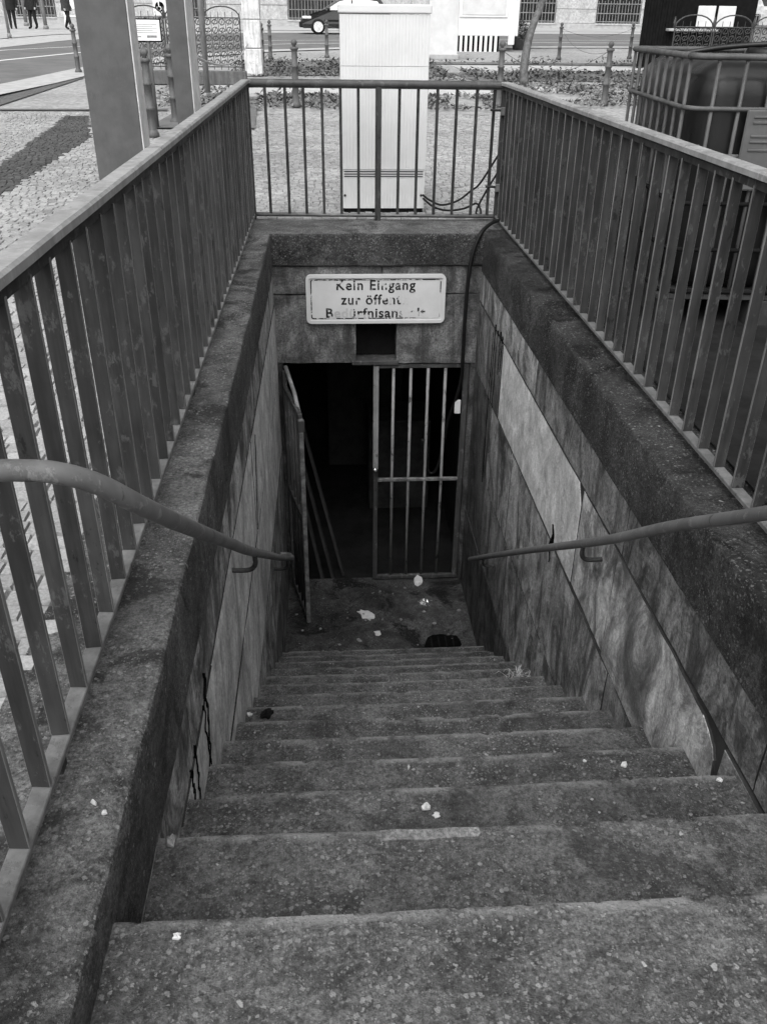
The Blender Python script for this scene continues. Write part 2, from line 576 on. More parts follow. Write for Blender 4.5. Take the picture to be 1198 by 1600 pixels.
fe = far_edge[::-1]
fe_sorted = [(-18, -20), (-15.5, 10), (-13.2, 28), (-12.2, 36.5), (-11.2, 41.5), (-9, 45.5), (-3.4, 49.2), (12.6, 52.6), (25, 54.5), (60, 58)]
strip('road', near_edge, fe_sorted, .004, 'asphalt')
strip('kerb', near_edge, offs(near_edge, -.9), .016, 'kerb_stone')
strip('far_kerb', fe_sorted, offs(fe_sorted, .35), .03, 'kerb_stone')
strip('far_pavement', offs(fe_sorted, .36), offs(fe_sorted, 14), .026, 'pave_far')
strip('lane_marking', offs(near_edge, 3.0), offs(near_edge, 3.16), .010, 'road_marking')
strip('edge_marking', offs(near_edge, 5.6), offs(near_edge, 5.72), .010, 'road_marking')
strip('parking_strip', offs(fe_sorted, -2.6), offs(fe_sorted, -.05), .012, 'kerb_stone')

# ------------------------------------------------------------------ staircase
STR, STT = .1973, .2962
stairs = thing('staircase', 'worn concrete staircase going down to the barred doorway', 'stairs', (0, 0, 0))
stairs.location = (0, 0, 0)
def make_step(n, y_back, y_front, z, bottom):
    NX = 150 if n < 4 else 80
    x0, x1 = XL-.02, XR+.02
    V, Fq = [], []
    prof_n = None
    for i in range(NX+1):
        x = x0+(x1-x0)*i/NX
        e = .004*nz(x, n*3.7, 1, 2.1) + .002*nz(x, n*5.1, 2, 13) + .0015*nz(x, n, 9, 60)
        c0 = nz(x, n*2.3, 4, 7)+.5*nz(x, n*1.7, 8, 23)
        chip = .009*min(1, max(0, (c0-.42)/.06)) + .003*min(1, max(0, (nz(x, n*3.1, 2, 41)-.35)/.06))
        dip = -.005*math.exp(-((x-.33)/.35)**2)
        yf = y_front+e-chip
        zz = lambda y: z+dip+.0025*nz(x, y, n, 6)
        prof = [(y_back, zz(y_back))]
        for t in (.25, .55, .8):
            yy = y_back+(yf-.05-y_back)*t; prof.append((yy, zz(yy)))
        prof += [(yf-.034-.022*nz(x, n, 7, 9), zz(yf)), (yf-.015, zz(yf)-.001), (yf-.006, z+dip-.004-chip*.3), (yf-.0005, z+dip-.012-chip*.3), (yf-.001+.003*nz(x, n, 3, 20), z-.03-chip), (y_front-.008+.003*nz(x, n, 5, 9), z-.09), (y_front-.012, bottom), (y_back, bottom)]
        prof_n = len(prof)
        V += [(x, yy, q) for yy, q in prof]
    for i in range(NX):
        for k in range(prof_n):
            k2 = (k+1) % prof_n
            Fq.append((i*prof_n+k, i*prof_n+k2, (i+1)*prof_n+k2, (i+1)*prof_n+k))
    Fq.append(tuple(range(prof_n))); Fq.append(tuple(NX*prof_n+q for q in range(prof_n))[::-1])
    o = mesh_obj('step', V, Fq, 'step_concrete', stairs, smooth=True)
    sharpen(o, 40)
    at = o.data.attributes.new('wear', 'FLOAT', 'POINT')
    wv = [0, 0, 0, 0, 0, .8, 1, 1, .4, 0, 0, 0]
    at.data.foreach_set('value', [wv[i % prof_n] for i in range(len(o.data.vertices))])
    return o
def sy(n): return 1.291+STT*n
def sz(n): return -.287-STR*n
make_step(-1, -1.25, .955, -.09, -.36)
for n in range(13):
    make_step(n, (sy(n-1) if n else .955)-.03, sy(n), sz(n), sz(n)-STR-.02)
# mortar patch let into the edge of a tread
bm = bmesh.new()
pl = [(.073, 1.262), (.079, 1.278), (.12, 1.280), (.18, 1.276), (.235, 1.279), (.30, 1.277), (.303, 1.262), (.296, 1.251), (.24, 1.253), (.19, 1.249), (.13, 1.253), (.085, 1.250)]
a = [bm.verts.new((x, y, sz(0)+.0015)) for x, y in pl]; b = [bm.verts.new((x, y, sz(0)-.012)) for x, y in pl]
bm.faces.new(a)
for i in range(len(pl)): bm.faces.new((a[i], b[i], b[(i+1) % len(pl)], a[(i+1) % len(pl)]))
bm_obj('mortar_patch', bm, 'mortar_patch', stairs)['label'] = 'pale mortar patch on the edge of a step'

landing = structure(box('landing_floor', XL-.05, XR+.05, sy(12)-.05, YB+.06, ZF-.3, ZF, 'landing_concrete'))

# ------------------------------------------------------------------ side walls
def coping(name, x_in, x_out, y0, y1, zb, mat_top, parent, seedo, face='coping_face'):
    """cap stone: top with a slightly uneven edge, face with a rough surface"""
    NY = 160
    V, Fq = [], []
    sgn = 1 if x_out > x_in else -1
    for i in range(NY+1):
        y = y0+(y1-y0)*i/NY
        e = sgn*(.005*nz(seedo, y*3) + .003*nz(seedo+3, y*17))
        zt = .004*nz(seedo+7, y*1.5)+.0018*nz(seedo, y*25)
        prof = [(x_out, zt+.002), (x_in+sgn*.07, zt+.001), (x_in+sgn*.009+e, zt), (x_in+sgn*.003+e, zt-.004), (x_in+e, zt-.012),
                (x_in+sgn*.002*nz(seedo+1, y*21), -.09), (x_in+sgn*.003*nz(seedo+2, y*14), -.18), (x_in+e*.6, zb+.012), (x_in+sgn*.008, zb+.001), (x_out, zb)]
        pn = len(prof)
        V += [(x, y, z) for x, z in prof]
    for i in range(NY):
        for k in range(pn):
            k2 = (k+1) % pn
            q = (i*pn+k, i*pn+k2, (i+1)*pn+k2, (i+1)*pn+k)
            Fq.append(q if sgn > 0 else q[::-1])
    Fq.append(tuple(range(pn))); Fq.append(tuple(NY*pn+q for q in range(pn))[::-1])
    o = sharpen(mesh_obj(name, V, Fq, mat_top, parent, smooth=True), 25)
    o.data.materials.append(MAT[face])
    for p in o.data.polygons:
        if abs(p.normal.x) > .8: p.material_index = 1
    return o

wl = thing('retaining_wall', 'stained stone wall on the side of the open gate leaf', 'wall')
coping('coping', XL, XL-.31, -1.0, 6.45, -.285, 'coping_concrete', wl, 3.0, 'coping_face_grey')['label'] = 'grey pebbled concrete coping'
wr = thing('retaining_wall', 'stone slab wall with one pale clean slab, below the black tank', 'wall')
coping('coping', XR, XR+.24, -1.0, 6.45, -.268, 'coping_dark', wr, 9.0)['label'] = 'blackened concrete coping'
box('backing', XL-.30, XL-.009, -1.0, 6.0, ZF-.1, -.30, 'joint', wl)
box('backing', XR+.009, XR+.30, -1.0, 6.0, ZF-.1, -.30, 'joint', wr)
def wall_panel(parent, side, y0, y1, z0, z1, mat, seed, proud=0.0, poly=None, amp=.005):
    gap = .0030
    poly = poly or rough_quad(y0+gap, y1-gap, z0+gap, z1-gap, seed, amp)
    if side > 0: return panel_yz('panel', poly, XR-proud, XR+.06, mat, parent)
    return panel_yz('panel', poly[::-1], XL+proud, XL-.06, mat, parent)
# right hand wall, course by course
C1 = [(-1.0, 1.5, 'slab_grey'), (1.5, 2.62, 'slab_grey'), (2.62, 4.15, 'slab_grey'), (4.15, 5.97, 'slab_mid')]
for i, (a, b, mt) in enumerate(C1): wall_panel(wr, 1, a, b, -.464, -.258, mt, i+1, -.003)
pale = rough_line((3.16, -.95), (5.02, -.955), 14, .004, 4) + rough_line((5.02, -.955), (5.02, -.47), 6, .004, 5) + rough_line((5.02, -.47), (3.22, -.47), 14, .004, 6) + [(3.22, -.47), (3.16, -.55)] 
wall_panel(wr, 1, 0, 0, 0, 0, 'slab_pale', 0, -.001, pale)['label'] = 'pale clean stone slab'
wall_panel(wr, 1, 5.03, 5.97, -.955, -.47, 'slab_grey', 33, .002)
wall_panel(wr, 1, 2.66, 3.15, -.95, -.47, 'slab_light', 14, -.003)
broken = (rough_line((1.664, -.955), (2.65, -.955), 12, .004, 21) + rough_line((2.65, -.955), (2.65, -.49), 6, .006, 22) +
          [(2.65, -.470), (2.46, -.469), (2.36, -.473), (2.28, -.471), (2.16, -.477), (2.10, -.473), (2.05, -.475), (1.98, -.484), (1.93, -.482), (1.86, -.492), (1.81, -.489), (1.76, -.506), (1.72, -.53), (1.70, -.56), (1.685, -.66), (1.672, -.80)])
wall_panel(wr, 1, 0, 0, 0, 0, 'slab_light', 0, .001, broken)['label'] = 'light stone slab with its upper edge broken away'
wall_panel(wr, 1, -1.0, 1.66, -.955, -.47, 'slab_grey', 24, .004)
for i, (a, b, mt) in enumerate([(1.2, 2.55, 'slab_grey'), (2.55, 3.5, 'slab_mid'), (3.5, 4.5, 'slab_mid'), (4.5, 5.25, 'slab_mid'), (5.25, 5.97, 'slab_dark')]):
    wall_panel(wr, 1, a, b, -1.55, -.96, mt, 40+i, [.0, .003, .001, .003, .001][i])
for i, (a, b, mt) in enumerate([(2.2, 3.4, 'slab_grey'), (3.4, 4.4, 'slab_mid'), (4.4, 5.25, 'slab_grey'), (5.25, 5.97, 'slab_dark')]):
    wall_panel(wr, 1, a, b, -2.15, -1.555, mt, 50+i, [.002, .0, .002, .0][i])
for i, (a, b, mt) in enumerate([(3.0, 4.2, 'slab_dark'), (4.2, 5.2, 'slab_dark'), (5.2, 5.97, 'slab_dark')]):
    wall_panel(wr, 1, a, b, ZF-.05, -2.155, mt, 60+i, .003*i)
# left hand wall
for i, (a, b, mt) in enumerate([(-1.0, 1.7, 'slab_mid'), (1.7, 3.93, 'slab_mid'), (3.93, 5.97, 'slab_mid')]): wall_panel(wl, -1, a, b, -.482, -.275, mt, 70+i, -.002)
for i, (a, b, mt) in enumerate([(.9, 2.1, 'slab_left'), (2.1, 3.72, 'slab_left'), (3.72, 5.0, 'slab_left'), (5.0, 5.97, 'slab_left')]): wall_panel(wl, -1, a, b, -1.0, -.485, mt, 80+i, [.002, 0, .002, .001][i])
for i, (a, b, mt) in enumerate([(1.5, 2.9, 'slab_left'), (2.9, 4.3, 'slab_left'), (4.3, 5.97, 'slab_left')]): wall_panel(wl, -1, a, b, -1.6, -1.005, mt, 90+i, .004-.002*i)
for i, (a, b, mt) in enumerate([(2.4, 3.7, 'slab_mid'), (3.7, 5.97, 'slab_mid')]): wall_panel(wl, -1, a, b, -2.2, -1.605, mt, 95+i, .002)
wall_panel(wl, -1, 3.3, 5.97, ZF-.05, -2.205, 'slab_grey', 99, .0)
# black tar runs and cracks
def tar(parent, x, pts, wdt, name='tar_streak'):
    sgn = 1 if x < 0 else -1
    bm = bmesh.new()
    L, Rr = [], []
    for i, (y, z) in enumerate(pts):
        ww = wdt*(.25+1.1*abs(nz(y*23, z*61)))*math.sin(math.pi*min(1, max(.04, i/(len(pts)-1))))**.6
        L.append((y-ww, z)); Rr.append((y+ww, z))
    poly = L+Rr[::-1]
    a = [bm.verts.new((x+sgn*.0055, y, z)) for y, z in poly]; b = [bm.verts.new((x-sgn*.01, y, z)) for y, z in poly]
    nL = len(pts)
    for i in range(nL-1):
        bm.faces.new((a[i], a[i+1], a[2*nL-2-i], a[2*nL-1-i]))
    for i in range(2*nL):
        bm.faces.new((a[i], b[i], b[(i+1) % (2*nL)], a[(i+1) % (2*nL)]))
    return bm_obj(name, bm, 'tar', parent)
def drip(y0, z0, z1, n=9, wob=.02, lean=0.0):
    n *= 3
    return [(y0+lean*(i/(n-1))+wob*nz(y0*7, z0+i*.35), z0+(z1-z0)*i/(n-1)) for i in range(n)]
tar(wl, XL, drip(1.96, -.40, -.74, 10, .03, -.06), .012)
tar(wl, XL, drip(1.90, -.47, -.80, 9, .03, -.03), .008)
tar(wl, XL, drip(1.72, -.45, -.66, 8, .02, -.03), .008)
tar(wl, XL, drip(1.64, -.46, -.62, 8, .02), .010)
tar(wl, XL, drip(1.58, -.50, -.60, 6, .02), .006)
tar(wl, XL, drip(3.93, -.55, -.98, 12, .02, -.20), .007)
for yy, z0, z1 in ((5.30, -.43, -.98), (5.22, -.44, -1.3), (5.12, -.42, -.70), (5.06, -.43, -.66), (5.36, -.5, -1.6)):
    tar(wr, XR, drip(yy, z0, z1, 10, .015), .009)
tar(wr, XR, [(3.52, -.86), (3.49, -.90), (3.50, -.94), (3.53, -.99), (3.50, -1.04), (3.51, -1.07)], .028)

# ------------------------------------------------------------------ entrance wall
wb = thing('entrance_wall', 'stone wall over the barred doorway that carries the sign', 'wall')
bm = bmesh.new()
NX = 90
V, Fq = [], []
for i in range(NX+1):
    x = XL-.22+(XR-XL+.44)*i/NX
    e = .006*nz(x*4, 3)+.003*nz(x*19, 8)
    zt = .003*nz(x*3, 5)
    prof = [(YB+.44, zt+.003), (YB+.2, zt+.002), (YB-.02+e, zt), (YB-.028+e, zt-.012), (YB-.03+e, -.06), (YB-.028-e*.5, -.14), (YB-.026+e, -.208), (YB, -.222), (YB+.44, -.222)]
    pn = len(prof)
    V += [(x, y, z) for y, z in prof]
for i in range(NX):
    for k in range(pn):
        k2 = (k+1) % pn
        Fq.append((i*pn+k, (i+1)*pn+k, (i+1)*pn+k2, i*pn+k2))
o = sharpen(mesh_obj('coping', V, Fq, 'coping_concrete', wb, smooth=True), 25); o.data.materials.append(MAT['coping_face'])
for p in o.data.polygons:
    if abs(p.normal.y) > .8: p.material_index = 1
o['label'] = 'blackened pebbled concrete band over the doorway'
def panel_xz(x0, x1, z0, z1, yf, yb, mat, name='stone_block', bev=.006):
    return box(name, x0, x1, yf, yb, z0, z1, mat, wb, bev)
panel_xz(XL-.05, .36, -.416, -.225, YB, YB+.22, 'lintel_stone')
panel_xz(.364, XR+.05, -.418, -.225, YB+.003, YB+.22, 'lintel_stone')
def chipped(x0, x1, z0, z1, mat, seed):
    poly = rough_quad(x0, x1, z0, z1, seed, .010)
    bm = bmesh.new()
    a = [bm.verts.new((x, YB, z)) for x, z in poly]; b = [bm.verts.new((x, YB+.22, z)) for x, z in poly]
    f = bm.faces.new(a); bm.faces.new(b[::-1])
    for i in range(len(poly)): bm.faces.new((a[i], b[i], b[(i+1) % len(poly)], a[(i+1) % len(poly)]))
    bmesh.ops.bevel(bm, geom=list(f.edges), offset=.006, segments=1, affect='EDGES')
    return bm_obj('stone_block', bm, mat, wb)
chipped(XL-.05, .18, -.918, -.42, 'lintel_stone', 3)
chipped(.472, XR+.05, -.928, -.42, 'lintel_stone', 8)
panel_xz(.17, .48, -.625, -.42, YB+.012, YB+.22, 'lintel_stone')
box('transom_plate', .176, .474, YB+.12, YB+.14, -.90, -.628, 'stall_dark', wb, .003)
box('soffit_strip', .15, .49, YB-.008, YB+.20, -.937, -.905, 'gate_dark', wb, .003)
box('door_jamb', XR-.035, XR+.05, YB+.002, YB+.25, ZF, -.93, 'slab_dark', wb, .01)
box('door_jamb', XL-.05, XL+.035, YB+.002, YB+.25, ZF, -.92, 'slab_dark', wb, .01)
# room behind
room = thing('passage', 'dark passage behind the barred gate', 'room')
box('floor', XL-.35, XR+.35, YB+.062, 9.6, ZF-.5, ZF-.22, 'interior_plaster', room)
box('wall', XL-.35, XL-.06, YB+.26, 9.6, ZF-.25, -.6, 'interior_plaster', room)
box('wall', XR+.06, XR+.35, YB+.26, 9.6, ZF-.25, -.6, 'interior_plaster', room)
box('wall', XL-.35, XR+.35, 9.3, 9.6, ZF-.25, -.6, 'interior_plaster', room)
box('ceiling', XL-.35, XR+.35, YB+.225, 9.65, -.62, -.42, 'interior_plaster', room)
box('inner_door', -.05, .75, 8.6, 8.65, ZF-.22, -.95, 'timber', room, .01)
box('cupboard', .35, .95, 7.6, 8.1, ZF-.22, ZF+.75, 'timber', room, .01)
# boards leaning inside
for i, (x0, y0, x1, y1, lab) in enumerate([(-.14, 6.05, -.30, 6.42, 'dark board leaning inside the doorway, closest to the opening'), (-.06, 6.16, -.28, 6.6, 'dark board leaning inside the doorway, second from the opening'), (.02, 6.3, -.25, 6.8, 'dark board leaning deepest inside the doorway')]):
    bm = bmesh.new()
    p0 = Vector((x0+.05, y0+.1, ZF-.21)); p1 = Vector((x1, y1, ZF+.8+.12*i))
    d = (p1-p0).normalized(); side = d.cross(Vector((0, 1, .1))).normalized(); nn = d.cross(side)
    vs8 = []
    for t in (p0, p1):
        for s1, s2 in ((-1, -1), (1, -1), (1, 1), (-1, 1)): vs8.append(bm.verts.new(t+side*.012*s1+nn*.03*s2))
    for f in ((0, 1, 2, 3), (7, 6, 5, 4), (0, 4, 5, 1), (1, 5, 6, 2), (2, 6, 7, 3), (3, 7, 4, 0)): bm.faces.new([vs8[q] for q in f])
    tag(bm_obj('board', bm, 'timber'), lab, 'board', 'boards leaning in the passage')

# ------------------------------------------------------------------ gate
gate = thing('gate', 'closed barred gate leaf with worn white bars in the doorway', 'gate')
GY = 6.0
box('stile', .307, .348, GY-.02, GY+.02, -1.80, -.95, 'gate_paint', gate, .004)['label'] = 'worn white upper stile'
box('stile', .311, .345, GY-.018, GY+.018, ZF+.02, -1.802, 'gate_dark', gate, .004)
bar0 = None
for i, x in enumerate((.457, .585, .713, .842)):
    tube('bar', [(x, GY, -.965), (x+.002*i, GY+.003, -1.9), (x+.003, GY, ZF+.03)], .0115, 'gate_paint', gate, 8)
box('cross_bar', .345, 1.015, GY-.014, GY+.014, -1.912, -1.888, 'gate_cross', gate, .003)
box('bottom_bar', .346, 1.015, GY-.015, GY+.015, ZF+.015, ZF+.05, 'gate_dark', gate, .003)
box('top_bar', .346, 1.015, GY-.015, GY+.015, -.97, -.94, 'gate_dark', gate, .003)
box('outer_stile', .975, 1.015, GY-.016, GY+.016, ZF+.052, -.972, 'gate_dark', gate, .003)
box('lock_case', .92, .965, GY-.035, GY-.018, -1.33, -1.22, 'plaster_white', gate, .004)
lathe('knob', [(.004, 0), (.012, .004), (.018, .016), (.02, .026), (.016, .038), (.006, .044)], 'brass', gate, 14).matrix_local = Matrix.Translation((.322, GY-.018, -1.79)) @ Matrix.Rotation(R(90), 4, 'X')
gate2 = thing('gate', 'open barred gate leaf swung outward along the stained wall', 'gate', (-.345, 5.95, 0), R(-77))
LW = .58
def gl(name, x0, x1, z0, z1, mat='gate_dark', hy=.016): return box(name, x0, x1, -hy, hy, z0, z1, mat, gate2, .003)
gl('stile', LW-.03, LW, ZF+.03, -1.11, 'gate_cross')
gl('stile', 0, .03, ZF+.03, -.96)
gl('top_bar', .031, LW-.02, -1.105, -1.075, 'gate_dark', .014)
gl('cross_bar', .031, LW-.033, -1.915, -1.885)
gl('bottom_bar', .031, LW-.033, ZF+.06, ZF+.09)
for i in range(4): tube('bar', [(.12+i*.115, 0, -1.08), (.12+i*.115, 0, ZF+.065)], .010, 'gate_dark', gate2, 8)
# stay that slopes from the hinge post to the leaf
tube('stay_rod', [(.02, .01, -.93), (.30, .014, -1.02), (LW-.02, .01, -1.16)], .015, 'gate_paint', gate2, 8)
gl('latch_plate', LW-.035, LW+.006, -1.20, -1.115, 'gate_dark', .024)

# ------------------------------------------------------------------ railing
rail = thing('railing', 'iron railing around the stairwell opening', 'railing', (0, 0, 0))
BW = .0125
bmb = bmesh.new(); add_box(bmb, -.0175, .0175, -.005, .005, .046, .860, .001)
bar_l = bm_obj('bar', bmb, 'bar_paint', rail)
bar_l.data.materials.append(MAT['bar_edge_lit'])
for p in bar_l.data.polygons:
    if abs(p.normal.x) > .6: p.material_index = 1  # narrow faces painted paler, as if catching light
bmb = bmesh.new(); add_box(bmb, -.0095, .0095, -.0095, .0095, .046, .872, .001)
bar_b = bm_obj('bar', bmb, 'bar_paint', rail)
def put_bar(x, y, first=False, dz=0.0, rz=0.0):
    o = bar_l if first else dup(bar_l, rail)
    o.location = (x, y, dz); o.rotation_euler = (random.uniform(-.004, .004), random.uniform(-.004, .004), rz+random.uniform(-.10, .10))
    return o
k = 0
y = .33
first = True
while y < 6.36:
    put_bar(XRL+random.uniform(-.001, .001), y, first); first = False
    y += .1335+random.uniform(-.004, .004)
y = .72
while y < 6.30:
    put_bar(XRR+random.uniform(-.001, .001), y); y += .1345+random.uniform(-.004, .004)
YRL, YRR = 6.43, 6.355
for x in (-.408, -.275, -.152, -.028, .097, .217, .494, .62, .75, .881, 1.016, 1.134):
    t = (x-XRL)/(XRR-XRL)
    o = bar_b if x == -.408 else dup(bar_b, rail); o.location = (x, YRL+(YRR-YRL)*t, 0)
def post(x, y, hw=.02): return box('post', x-hw, x+hw, y-hw, y+hw, -.02, .872, 'bar_paint', rail, .003)
post(.353, YRL+(YRR-YRL)*.51, .02)
post(XRL, YRL, .022); post(XRR, YRR, .022)
for x in (XRL, XRR): post(x, .26 if x < 0 else .64, .02)
# cap rails: a rounded hand bar above a flat channel
def cap(pts, z0, z1, hw):
    """flat hand bar with eased edges, mitred at the corners"""
    prof = [(-hw, z0), (-hw, z1-.006), (-hw+.006, z1), (hw-.006, z1), (hw, z1-.006), (hw, z0)]
    P = [Vector((p[0], p[1], 0)) for p in pts]
    full, zs_ = [], []
    for i in range(len(P)-1):
        n = max(2, int((P[i+1]-P[i]).length/.2))
        for k_ in range(n):
            full.append(P[i]+(P[i+1]-P[i])*k_/n)
    full.append(P[-1])
    V, Fq = [], []
    for i, p in enumerate(full):
        a_ = (p-full[i-1]).normalized() if i else (full[1]-p).normalized()
        b_ = (full[i+1]-p).normalized() if i < len(full)-1 else a_
        na, nb_ = Vector((a_.y, -a_.x, 0)), Vector((b_.y, -b_.x, 0))
        mt = (na+nb_).normalized(); mt /= max(.3, mt.dot(na))
        wob = .0012*nz(i*.9, z0)
        for q, z in prof: V.append(p+mt*(q+wob)+Vector((0, 0, z+.0012*nz(i*.7, 4))))
    m_ = len(prof)
    for i in range(len(full)-1):
        for k_ in range(m_):
            k2 = (k_+1) % m_
            Fq.append((i*m_+k_, i*m_+k2, (i+1)*m_+k2, (i+1)*m_+k_))
    Fq.append(tuple(range(m_))[::-1]); Fq.append(tuple((len(full)-1)*m_+q for q in range(m_)))
    return V, Fq
RL = [(XRL, .12), (XRL, YRL-.06), (XRL+.015, YRL-.02), (XRL+.05, YRL), (XRR-.05, YRR), (XRR-.015, YRR-.02), (XRR, YRR-.06), (XRR, .45)]
V, Fq = cap(RL[:3], .880, .902, .026)
mesh_obj('top_rail', V, Fq, 'rail_paint', rail)
V, Fq = cap(RL[5:], .880, .902, .026)
mesh_obj('top_rail', V, Fq, 'rail_paint', rail)
bk = [Vector((p[0], p[1], .880)) for p in RL[2:6]]
tube('top_rail', [bk[0], bk[1]] + [bk[1]+(bk[2]-bk[1])*i/12+Vector((0, 0, .001*nz(i*1.1, 3))) for i in range(1, 12)] + [bk[2], bk[3]], .026, 'back_rail_paint', rail, 14)
V, Fq = cap(RL, .852, .879, .015)
mesh_obj('flat_bar', V, Fq, 'bar_paint', rail)
for x, yy in ((XRL, 2.9), (XRL, 5.2), (XRR, 1.6), (XRR, 2.35), (XRR, 3.0), (XRR, 4.4)):
    box('weld_seam', x-.0268, x+.0268, yy, yy+.005, .881, .9032, 'rail_paint', rail, .004)
box('bottom_rail', XRL-.018, XRL+.018, .15, YRL-.025, .030, .045, 'base_rail_paint', rail, .002)
box('bottom_rail', XRR-.018, XRR+.018, .48, YRR-.025, .030, .045, 'base_rail_paint', rail, .002)
tube('bottom_rail', [(XRL+.025, YRL, .038), (XRR-.025, YRR, .036)], .014, 'base_rail_paint', rail, 4)
for yy in (1.2, 3.1, 5.0): 
    box('anchor', XRL-.012, XRL+.012, yy, yy+.03, -.03, .031, 'bar_paint', rail)
    box('anchor', XRR-.012, XRR+.012, yy+.1, yy+.13, -.03, .031, 'bar_paint', rail)
# gate hooks left on the corner post
for z in (.73, .24):
    tube('hinge_pin', [(XRR-.02, YRR-.03, z), (XRR-.10, YRR-.03, z+.002)], .008, 'bar_paint', rail, 8)
    box('hinge_plate', XRR-.03, XRR+.01, YRR-.06, YRR-.024, z-.03, z+.02, 'base_rail_paint', rail, .003)

# ------------------------------------------------------------------ hand rails
hl = thing('handrail', 'curved grey tube handrail fixed to the stained wall with the open gate', 'handrail')
pl = [(-.525, 1.160, .668), (-.47, 1.160, .668), (-.412, 1.162, .662), (-.365, 1.192, .627), (-.325, 1.27, .545), (-.305, 1.40, .44), (-.30, 1.64, .27), (-.30, 2.1, -.047), (-.30, 2.57, -.372), (-.30, 3.4, -.925), (-.30, 4.2, -1.455), (-.30, 4.95, -1.94), (-.305, 5.06, -2.0), (-.33, 5.12, -2.02), (-.385, 5.13, -2.02)]
tube('tube', smooth_path(pl, 8), .0172, 'handrail_paint', hl, 14)
def bracket(parent, x, y, z, xw):
    s = 1 if xw > x else -1
    tube('bracket', smooth_path([(x, y, z-.012), (x, y+.005, z-.05), (x+s*.012, y+.01, z-.075), (x+s*.04, y+.012, z-.085), (xw, y+.015, z-.085)], 5), .0095, 'bar_paint', parent, 8)
bracket(hl, -.30, 2.72, -.475, XL-.01); bracket(hl, -.30, 4.55, -1.685, XL-.01)
hr = thing('handrail', 'straight grey tube handrail fixed to the wall with the pale slab', 'handrail')
pr_ = [(.97, .75, .90), (.97, 1.1, .655), (.97, 1.62, .297), (.97, 2.08, -.012), (.97, 2.61, -.388), (.97, 3.55, -1.022), (.97, 4.4, -1.60), (.97, 5.05, -2.045), (.972, 5.16, -2.12), (.985, 5.23, -2.165), (1.02, 5.26, -2.18), (1.05, 5.265, -2.18)]
tube('tube', smooth_path(pr_, 8), .0172, 'handrail_paint', hr, 14)
bracket(hr, .97, 2.80, -.518, XR+.01); bracket(hr, .97, 4.7, -1.80, XR+.01); bracket(hr, .97, 1.25, .55, XR+.1)

# ------------------------------------------------------------------ sign
sign = thing('sign', 'white enamel sign with worn black lettering above the doorway', 'sign', (.32, YB-.03, -.444))
def rrect(w_, h_, r_, n=6):
    out = []
    for cx, cy, a0 in ((w_/2-r_, h_/2-r_, 0), (-w_/2+r_, h_/2-r_, 90), (-w_/2+r_, -h_/2+r_, 180), (w_/2-r_, -h_/2+r_, 270)):
        for i in range(n+1):
            a = R(a0+90*i/n); out.append((cx+r_*math.cos(a), cy+r_*math.sin(a)))
    return out
SW, SH = .972, .342
def plate(name, w_, h_, r_, y0, y1, mat, hole=None):
    bm = bmesh.new()
    o_ = rrect(w_, h_, r_)
    a = [bm.verts.new((x, y0, z)) for x, z in o_]; b = [bm.verts.new((x, y1, z)) for x, z in o_]
    n = len(o_)
    for i in range(n): bm.faces.new((a[i], b[i], b[(i+1) % n], a[(i+1) % n]))
    if hole:
        h_in = rrect(w_-2*hole, h_-2*hole, max(.004, r_-hole))
        c = [bm.verts.new((x, y0, z)) for x, z in h_in]; d = [bm.verts.new((x, y1, z)) for x, z in h_in]
        for i in range(n):
            j = (i+1) % n
            bm.faces.new((a[i], a[j], c[j], c[i])); bm.faces.new((b[i], d[i], d[j], b[j])); bm.faces.new((c[i], c[j], d[j], d[i]))
    else:
        bm.faces.new(a); bm.faces.new(b[::-1])
    return bm_obj(name, bm, mat, sign)
plate('plate', SW, SH, .035, 0, .02, 'sign_white')
plate('raised_edge', SW, SH, .035, -.010, -.0005, 'sign_white', .022)
def worn_black(name, spots, thr):
    k = NT(name)
    tc = k.n('TexCoord'); oc = tc.outputs['Object']
    f = k.ramp(k.noise(26, 5, .7, oc), thr-.03, thr+.03)
    for (x, z, rx, rz, st) in spots:
        mp = k.mapped((1/rx, 0, 1/rz), (-x/rx, 0, -z/rz), oc)
        ln = k.n('VectorMath'); ln.operation = 'LENGTH'; k.link(mp, ln.inputs[0])
        nn = k.math('ADD', ln.outputs['Value'], k.ramp(k.noise(40, 4, .6, oc), .3, .7, -.25, .25))
        f = k.math('MAXIMUM', f, k.ramp(nn, .7, 1.05, st, 0))
    c = k.mix(f, .012, .51)
    MAT[name] = k.done(c, .5)
worn_black('worn_lettering', [(-.265, .12, .028, .012, 1), (.05, .118, .018, .03, .9), (.075, .092, .02, .012, 1), (.225, .0, .075, .05, 1), (.105, -.015, .016, .03, .9), (.06, .01, .02, .02, .9), (-.27, -.10, .04, .05, .75), (-.20, -.10, .05, .06, .8), (-.10, -.125, .06, .02, .85), (.215, -.105, .05, .06, 1), (.27, -.115, .05, .035, 1), (.335, -.12, .03, .025, 1), (-.14, .0, .012, .012, .8)], .60)
worn_black('worn_border', [(0, .145, .10, .02, .4), (.38, -.15, .20, .03, .85), (.47, -.04, .05, .10, 1), (-.1, -.16, .06, .02, .8), (.05, .15, .1, .02, .6)], .54)
bm = bmesh.new()
o_ = rrect(SW-.062, SH-.062, .018); i_ = rrect(SW-.078, SH-.078, .012)
a = [bm.verts.new((x, -.0012, z)) for x, z in o_]; c = [bm.verts.new((x, -.0012, z)) for x, z in i_]
for i in range(len(o_)):
    j = (i+1) % len(o_); bm.faces.new((a[i], a[j], c[j], c[i]))
bm_obj('printed_border', bm, 'worn_border', sign)
